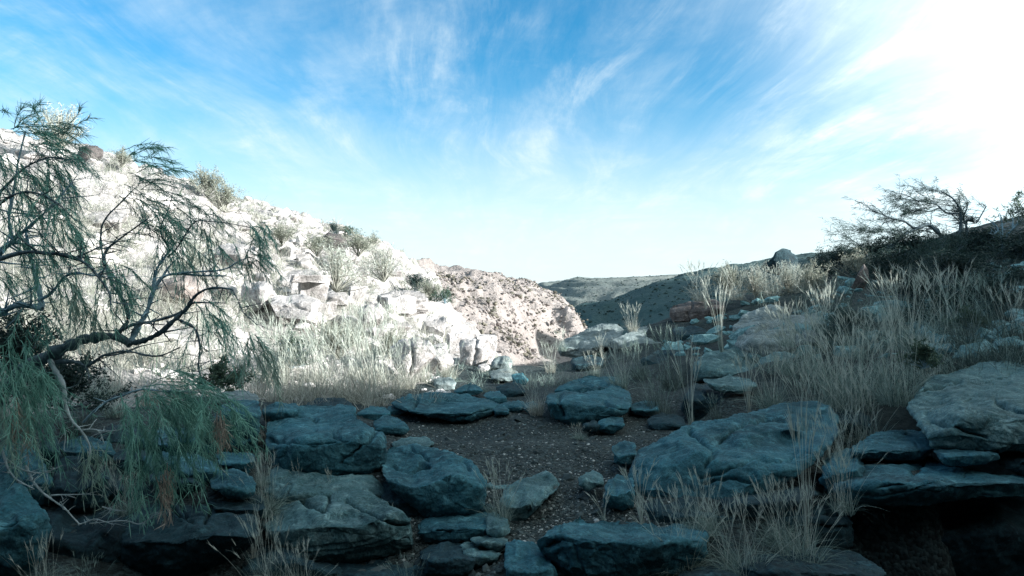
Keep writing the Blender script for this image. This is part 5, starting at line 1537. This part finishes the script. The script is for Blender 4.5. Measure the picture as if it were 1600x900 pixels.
def weeping_tree():
    base = at(-78, 735, 5.3)
    base[2] = hq(base[0], base[1])[0] - .05
    t = root('weeping_tree', [float(v) for v in base], 'feathery weeping tree with bent bare limbs hanging into the left edge', 'tree')
    def lim(polys, m, name='branch', tw=0, ln=.3):
        acc = Acc()
        for poly, d, r0, r1, de in polys:
            c, rr = limb(poly, d, r0, r1, de)
            V, F = tube(c, rr, None, 8); acc.add(V, F)
            if tw:
                twigs_on(acc, c, rr, tw, ln, 4, .1, (.25, 0, 0))
        fix(part(name, t, acc, m), t)
    px0, py0 = 800 + FPX * base[0] / base[1], 450 - FPX * (base[2] - EYE) / base[1]
    lim([([(px0, py0), (-50, 680), (-20, 640), (22, 592), (55, 566), (77, 557)], 5.3, .085, .055, 4.95)], 'bark', 'trunk')
    lim([([(74, 559), (92, 548), (110, 540), (130, 531), (150, 527), (170, 525), (187, 527), (204, 538)], 4.95, .055, .032, 4.9)], 'bark')
    lim([([(203, 537), (210, 522), (220, 506), (230, 488), (240, 455), (244, 425), (256, 404), (268, 388)], 4.9, .030, .010, 5.2),
         ([(238, 460), (253, 434), (277, 427), (317, 430), (352, 431)], 5.0, .017, .007, 5.1),
         ([(285, 426), (320, 424), (350, 421), (372, 409), (389, 402)], 5.05, .010, .004, 5.0)], 'bark_grey', tw=14, ln=.22)
    lim([([(204, 537), (225, 532), (250, 520), (272, 500), (288, 484), (300, 468), (312, 458), (333, 450), (364, 452)], 4.9, .026, .007, 4.7),
         ([(285, 486), (270, 494), (235, 504), (208, 508), (184, 519)], 4.85, .012, .016, 4.9),
         ([(363, 452), (372, 470), (380, 487), (392, 498), (402, 508)], 4.7, .006, .003, 4.65),
         ([(282, 500), (305, 515), (312, 545), (310, 575), (318, 600)], 4.8, .012, .006, 4.7)], 'bark', tw=18, ln=.2)
    lim([([(78, 566), (100, 565), (121, 566), (134, 574), (150, 566), (166, 556), (200, 550), (246, 557), (281, 543)], 4.95, .022, .005, 4.7),
         ([(165, 556), (190, 552), (225, 540), (270, 532)], 4.85, .009, .003, 4.75)], 'bark', tw=10, ln=.18)
    lim([([(184, 521), (192, 512), (200, 497), (194, 472), (184, 455), (175, 444), (164, 418), (158, 400), (155, 367), (163, 340), (187, 317), (207, 298)], 4.9, .022, .005, 5.2),
         ([(164, 415), (163, 397), (177, 380), (200, 363), (233, 340)], 4.95, .014, .005, 5.1),
         ([(200, 363), (230, 366), (258, 352)], 5.0, .006, .003, 5.1)], 'bark', tw=20, ln=.22)
    lim([([(-60, 500), (-20, 500), (0, 491), (15, 482), (32, 476), (66, 483)], 4.8, .035, .022, 4.7),
         ([(66, 482), (60, 447), (54, 420), (48, 395), (40, 360)], 4.75, .022, .010, 4.9),
         ([(60, 470), (80, 458), (100, 434), (120, 427), (147, 431), (165, 420)], 4.75, .015, .006, 4.7)], 'bark_grey', tw=18, ln=.22)
    lim([([(-60, 470), (-25, 430), (0, 397), (20, 377), (43, 357), (77, 326)], 4.9, .032, .010, 4.8),
         ([(77, 326), (100, 300), (120, 275)], 4.8, .010, .004, 4.8),
         ([(20, 377), (14, 340), (22, 300), (30, 250), (40, 205)], 4.85, .016, .005, 5.0)], 'bark_grey', tw=22, ln=.26)
    lim([([(-40, 420), (30, 395), (75, 396), (103, 399), (130, 410), (150, 430), (170, 457), (173, 476)], 4.7, .020, .006, 4.6),
         ([(0, 300), (40, 262), (80, 246), (110, 250)], 4.9, .012, .004, 4.9),
         ([(-30, 350), (10, 310), (50, 300), (90, 318), (118, 345)], 4.75, .014, .004, 4.7)], 'bark', tw=22, ln=.26)
    lim([([(262, 402), (278, 386), (300, 352), (313, 346), (350, 348), (398, 357)], 5.1, .009, .003, 5.0),
         ([(266, 392), (250, 360), (262, 330), (270, 300)], 5.15, .008, .003, 5.2)], 'bark', tw=14, ln=.22)
    # dead grey branches hanging low
    lim([([(78, 563), (90, 585), (100, 602), (103, 633), (113, 658), (127, 673), (140, 697), (138, 724)], 4.9, .024, .005, 4.6),
         ([(127, 672), (153, 673), (163, 694)], 4.7, .010, .004, 4.65), ([(133, 673), (160, 674), (187, 672), (210, 660), (231, 656)], 4.7, .012, .004, 4.6),
         ([(86, 630), (97, 657), (102, 680), (100, 704)], 4.8, .008, .003, 4.7), ([(86, 632), (92, 610), (96, 596)], 4.8, .008, .010, 4.85)], 'bark_pale', 'dead_branch', tw=9, ln=.12)
    lim([([(-20, 660), (3, 703), (10, 723), (20, 743), (36, 755), (54, 764)], 4.5, .012, .004, 4.3),
         ([(8, 716), (25, 728), (47, 737), (73, 737), (98, 727)], 4.45, .011, .003, 4.4),
         ([(40, 728), (46, 740), (53, 754), (64, 766), (77, 777), (100, 793), (112, 806), (124, 819)], 4.45, .012, .005, 4.3),
         ([(79, 774), (107, 773), (134, 772)], 4.35, .007, .003, 4.3), ([(123, 820), (140, 814), (153, 812), (178, 820)], 4.3, .006, .002, 4.25),
         ([(160, 792), (178, 797), (198, 798)], 4.35, .005, .002, 4.3), ([(140, 818), (196, 813), (220, 818), (247, 800)], 4.3, .005, .002, 4.25)], 'bark_pale', 'dead_branch', tw=12, ln=.09)
    lim([([(130, 660), (150, 640), (170, 626), (190, 618), (222, 608), (260, 612), (300, 612)], 4.7, .010, .005, 4.6)], 'bark_grey', 'branch', tw=14, ln=.25)
    # foliage: (px, py, size in px, flow x, flow up, twigs, distance, kind)
    for px, py, s, fx, fz, nt, d, kind, hang in [
        (16, 200, 60, .6, .25, 10, 5.0, 'n', .3), (50, 180, 40, .5, .9, 3, 5.0, 'n', .1), (60, 222, 56, 1, .0, 9, 4.95, 'n', .4), (78, 205, 60, 1, .25, 9, 5.1, 'p', .3),
        (95, 238, 60, 1, -.2, 8, 5.0, 'n', .8), (10, 240, 62, .5, -.4, 9, 4.9, 'n', .8), (45, 262, 70, .6, -.7, 11, 4.85, 'n', 1.0), (80, 262, 60, .5, -.7, 10, 4.9, 'n', 1.0),
        (8, 300, 66, .4, -.8, 9, 4.8, 'n', 1.0), (55, 312, 64, .5, -.7, 9, 4.8, 'n', 1.0), (88, 318, 66, .5, -.6, 11, 4.75, 'n', 1.0), (108, 352, 62, .6, -.7, 10, 4.7, 'n', 1.0),
        (30, 372, 62, .4, -.8, 8, 4.75, 'n', 1.0), (5, 420, 60, .4, -.8, 7, 4.7, 'n', 1.0), (70, 400, 60, .5, -.8, 9, 4.7, 'n', 1.0), (95, 440, 64, .2, -.9, 8, 4.7, 'n', 1.0), (55, 490, 50, .2, -.9, 6, 4.7, 'n', 1.0),
        (115, 448, 56, .2, -.9, 7, 4.65, 'p', 1.0), (172, 412, 62, .8, -.5, 13, 4.9, 'n', .9), (190, 440, 56, .6, -.8, 7, 4.9, 'n', 1.0), (150, 480, 60, .0, -1, 6, 4.85, 'p', 1.0),
        (205, 255, 74, 1, .35, 10, 5.2, 'n', .6), (216, 240, 60, .9, .9, 5, 5.2, 'n', .5), (222, 288, 70, 1, .05, 10, 5.15, 'p', .7), (205, 305, 62, .8, -.4, 6, 5.2, 'p', .8),
        (236, 338, 66, .8, -.5, 14, 5.1, 'n', 1.0), (252, 350, 80, .4, -.9, 12, 5.1, 'n', 1.0), (270, 320, 60, 1, -.2, 5, 5.1, 'p', .9), (300, 325, 62, 1, -.4, 5, 5.1, 'p', .9),
        (280, 392, 60, .3, -.9, 5, 5.05, 'p', 1.0), (320, 352, 50, .3, -1, 4, 5.0, 'p', 1.0), (398, 356, 48, .7, -.6, 10, 5.0, 'n', 1.0), (388, 403, 50, .7, -.4, 7, 5.0, 'n', .9), (330, 372, 60, .1, -1, 5, 5.0, 'n', 1.0),
        (318, 482, 62, .9, -.3, 8, 4.75, 'n', 1.0), (330, 500, 70, .3, -1, 8, 4.7, 'n', 1.0), (403, 545, 54, .4, -.8, 8, 4.65, 'p', 1.0), (400, 520, 40, .3, -1, 4, 4.65, 'n', 1.0),
        (18, 552, 90, .6, -.5, 16, 4.55, 'n', 1.0), (0, 572, 130, .3, -1, 18, 4.5, 'n', 1.0), (30, 592, 110, .4, -1, 16, 4.5, 'n', 1.0), (52, 580, 80, .7, -.7, 10, 4.55, 'n', 1.0), (8, 640, 100, .2, -1, 10, 4.45, 'p', 1.0),
        (240, 616, 84, .9, -.2, 16, 4.6, 'n', .9), (270, 606, 90, 1, -.1, 18, 4.6, 'n', 1.0), (300, 616, 96, 1, -.4, 18, 4.55, 'n', 1.0), (250, 635, 100, .5, -.9, 16, 4.55, 'n', 1.0), (300, 640, 84, .3, -1, 12, 4.5, 'n', 1.0), (345, 632, 66, .6, -.9, 8, 4.5, 'n', 1.0),
        (250, 690, 96, .25, -1, 14, 4.5, 'n', 1.0), (225, 668, 96, .2, -1, 12, 4.5, 'n', 1.0), (150, 690, 60, .2, -1, 6, 4.6, 'p', 1.0), (212, 640, 70, .3, -.8, 8, 4.6, 'n', 1.0)]:
        c = at(px, py, d)
        sz = s / FPX * d
        o = spray('foliage_spray', t, c, sz, (fx, .25 * rng.normal(), fz), nt, 46, .082, 'needle' if kind == 'n' else 'needle_pale', .0042, .42, hang)
        fix(o, t)
    for px, py, s in [(342, 652, 36), (262, 740, 44), (30, 640, 50)]:
        fix(spray('dead_spray', t, at(px, py, 4.45), s / FPX * 4.45, (.15, 0, -1), 9, 22, .07, 'dead', .005, .16, .6), t)


def windswept_tree():
    d = 24.0
    base = at(1502, 402, d); base[2] = min(base[2], hq(base[0], base[1])[0] - .05)
    t = root('windswept_tree', [float(v) for v in base], 'dark windswept tree leaning left against the bright sky', 'tree')
    bx, by = 1502, 450 - FPX * (base[2] - EYE) / base[1]
    limbs = [
        ([(bx, by), (1496, 392), (1484, 380), (1472, 370), (1464, 360), (1456, 354), (1446, 350), (1430, 356), (1414, 346), (1400, 342), (1388, 339), (1372, 332), (1358, 326)], .11, .02, 24, 23.3),
        ([(1466, 364), (1450, 352), (1432, 358), (1416, 366), (1402, 378), (1390, 387), (1374, 393), (1356, 392), (1340, 381), (1328, 373), (1314, 367)], .07, .012, 23.6, 22.5),
        ([(1420, 362), (1400, 366), (1380, 360), (1362, 362), (1345, 356)], .035, .01, 23.4, 23),
        ([(bx - 3, by), (1499, 372), (1500, 350), (1499, 330), (1494, 318), (1487, 309), (1470, 299), (1455, 297)], .10, .015, 24, 24),
        ([(1498, 334), (1480, 332), (1463, 319), (1450, 316), (1434, 313), (1412, 303), (1400, 303)], .045, .012, 24, 23.5),
        ([(1470, 324), (1452, 330), (1436, 328), (1420, 332), (1404, 326)], .03, .01, 24, 23.8),
        ([(bx + 4, by), (1508, 384), (1511, 364), (1510, 346), (1518, 342), (1526, 348), (1533, 338), (1541, 322)], .08, .018, 24, 24.4),
        ([(1512, 358), (1506, 340), (1512, 322), (1508, 306)], .04, .012, 24, 24.2),
        ([(1499, 372), (1484, 366), (1470, 374), (1452, 382), (1430, 384), (1410, 394)], .05, .012, 23.9, 23.2)]
    for i, (poly, r0, r1, a, b) in enumerate(limbs):
        acc = Acc()
        c, rr = limb(poly, a, r0, r1, b, .22)
        V, F = tube(c, rr, None, 7); acc.add(V, F)
        tips = twigs_on(acc, c, rr, 34, .75, 4, .25, (-.75, 0, .12))
        fix(part('trunk' if i == 0 else 'branch', t, acc, 'bark'), t)
        lf = Acc()
        for p in tips:
            if i in (6, 7) and rng.uniform() < .6:
                continue
            n = 24
            j = rng.uniform(1.0, 4.99, n); k = j.astype(int); f = (j - k)[:, None]
            b0 = p[k] * (1 - f) + p[k + 1] * f + rng.normal(0, .04, (n, 3))
            dr = np.array([-.8, 0, .1]) + rng.normal(0, .45, (n, 3)); dr /= np.linalg.norm(dr, axis=1, keepdims=True)
            V, F, _ = ribbons(b0, dr, rng.uniform(.10, .24, n), rng.uniform(0, .3, n), np.tile([0, 0, -1.0], (n, 1)), np.full(n, .014), 2, .8)
            lf.add(V, F)
        if lf.n:
            fix(part('foliage', t, lf, 'needle_shade'), t)


def bare_tree(px, py, d, label, limbs, tw, leaf, m='bark_grey'):
    base = at(px, py, d); base[2] = min(base[2], hq(base[0], base[1])[0] - .03)
    t = root('bare_tree', [float(v) for v in base], label, 'tree')
    by = 450 - FPX * (base[2] - EYE) / base[1]
    lf = Acc()
    for i, (poly, r0, r1) in enumerate(limbs):
        poly = list(poly)
        if i == 0:
            poly[0] = (px, by)
        acc = Acc()
        c, rr = limb(poly, d, r0, r1, d + rng.uniform(-.4, .4), .15)
        V, F = tube(c, rr, None, 7); acc.add(V, F)
        tips = twigs_on(acc, c, rr, tw, .45, 4, .5)
        fix(part('trunk' if i == 0 else 'branch', t, acc, m), t)
        for p in tips:
            n = leaf
            dr = rng.normal(0, 1, (n, 3)); dr /= np.linalg.norm(dr, axis=1, keepdims=True)
            V, F, _ = ribbons(np.repeat(p[-1:], n, 0) + rng.normal(0, .04, (n, 3)), dr, rng.uniform(.06, .14, n), rng.uniform(0, .3, n), rng.normal(0, .4, (n, 3)), np.full(n, .022), 2, .9)
            lf.add(V, F)
    fix(part('foliage', t, lf, 'leaf'), t)


weeping_tree()
windswept_tree()
bare_tree(1567, 402, 20.0, 'small bare tree with upright grey stems beside the right edge',
          [([(1567, 402), (1567, 386), (1567, 374)], .06, .045), ([(1567, 376), (1560, 360), (1554, 350), (1543, 343)], .04, .012), ([(1566, 375), (1566, 352), (1562, 333)], .035, .012),
           ([(1568, 376), (1576, 365), (1583, 358), (1590, 350), (1598, 342)], .04, .012), ([(1582, 359), (1583, 342), (1581, 324)], .028, .01), ([(1560, 360), (1552, 366), (1544, 364)], .02, .008)], 7, 7)
bare_tree(1618, 380, 19.0, 'leafy branch tips of a tree cut off by the right edge',
          [([(1618, 380), (1614, 360), (1606, 340)], .05, .03), ([(1606, 342), (1598, 328), (1588, 318)], .03, .01), ([(1608, 344), (1604, 322), (1600, 304)], .03, .01), ([(1598, 330), (1588, 332), (1578, 330)], .02, .008)], 12, 16, 'bark')
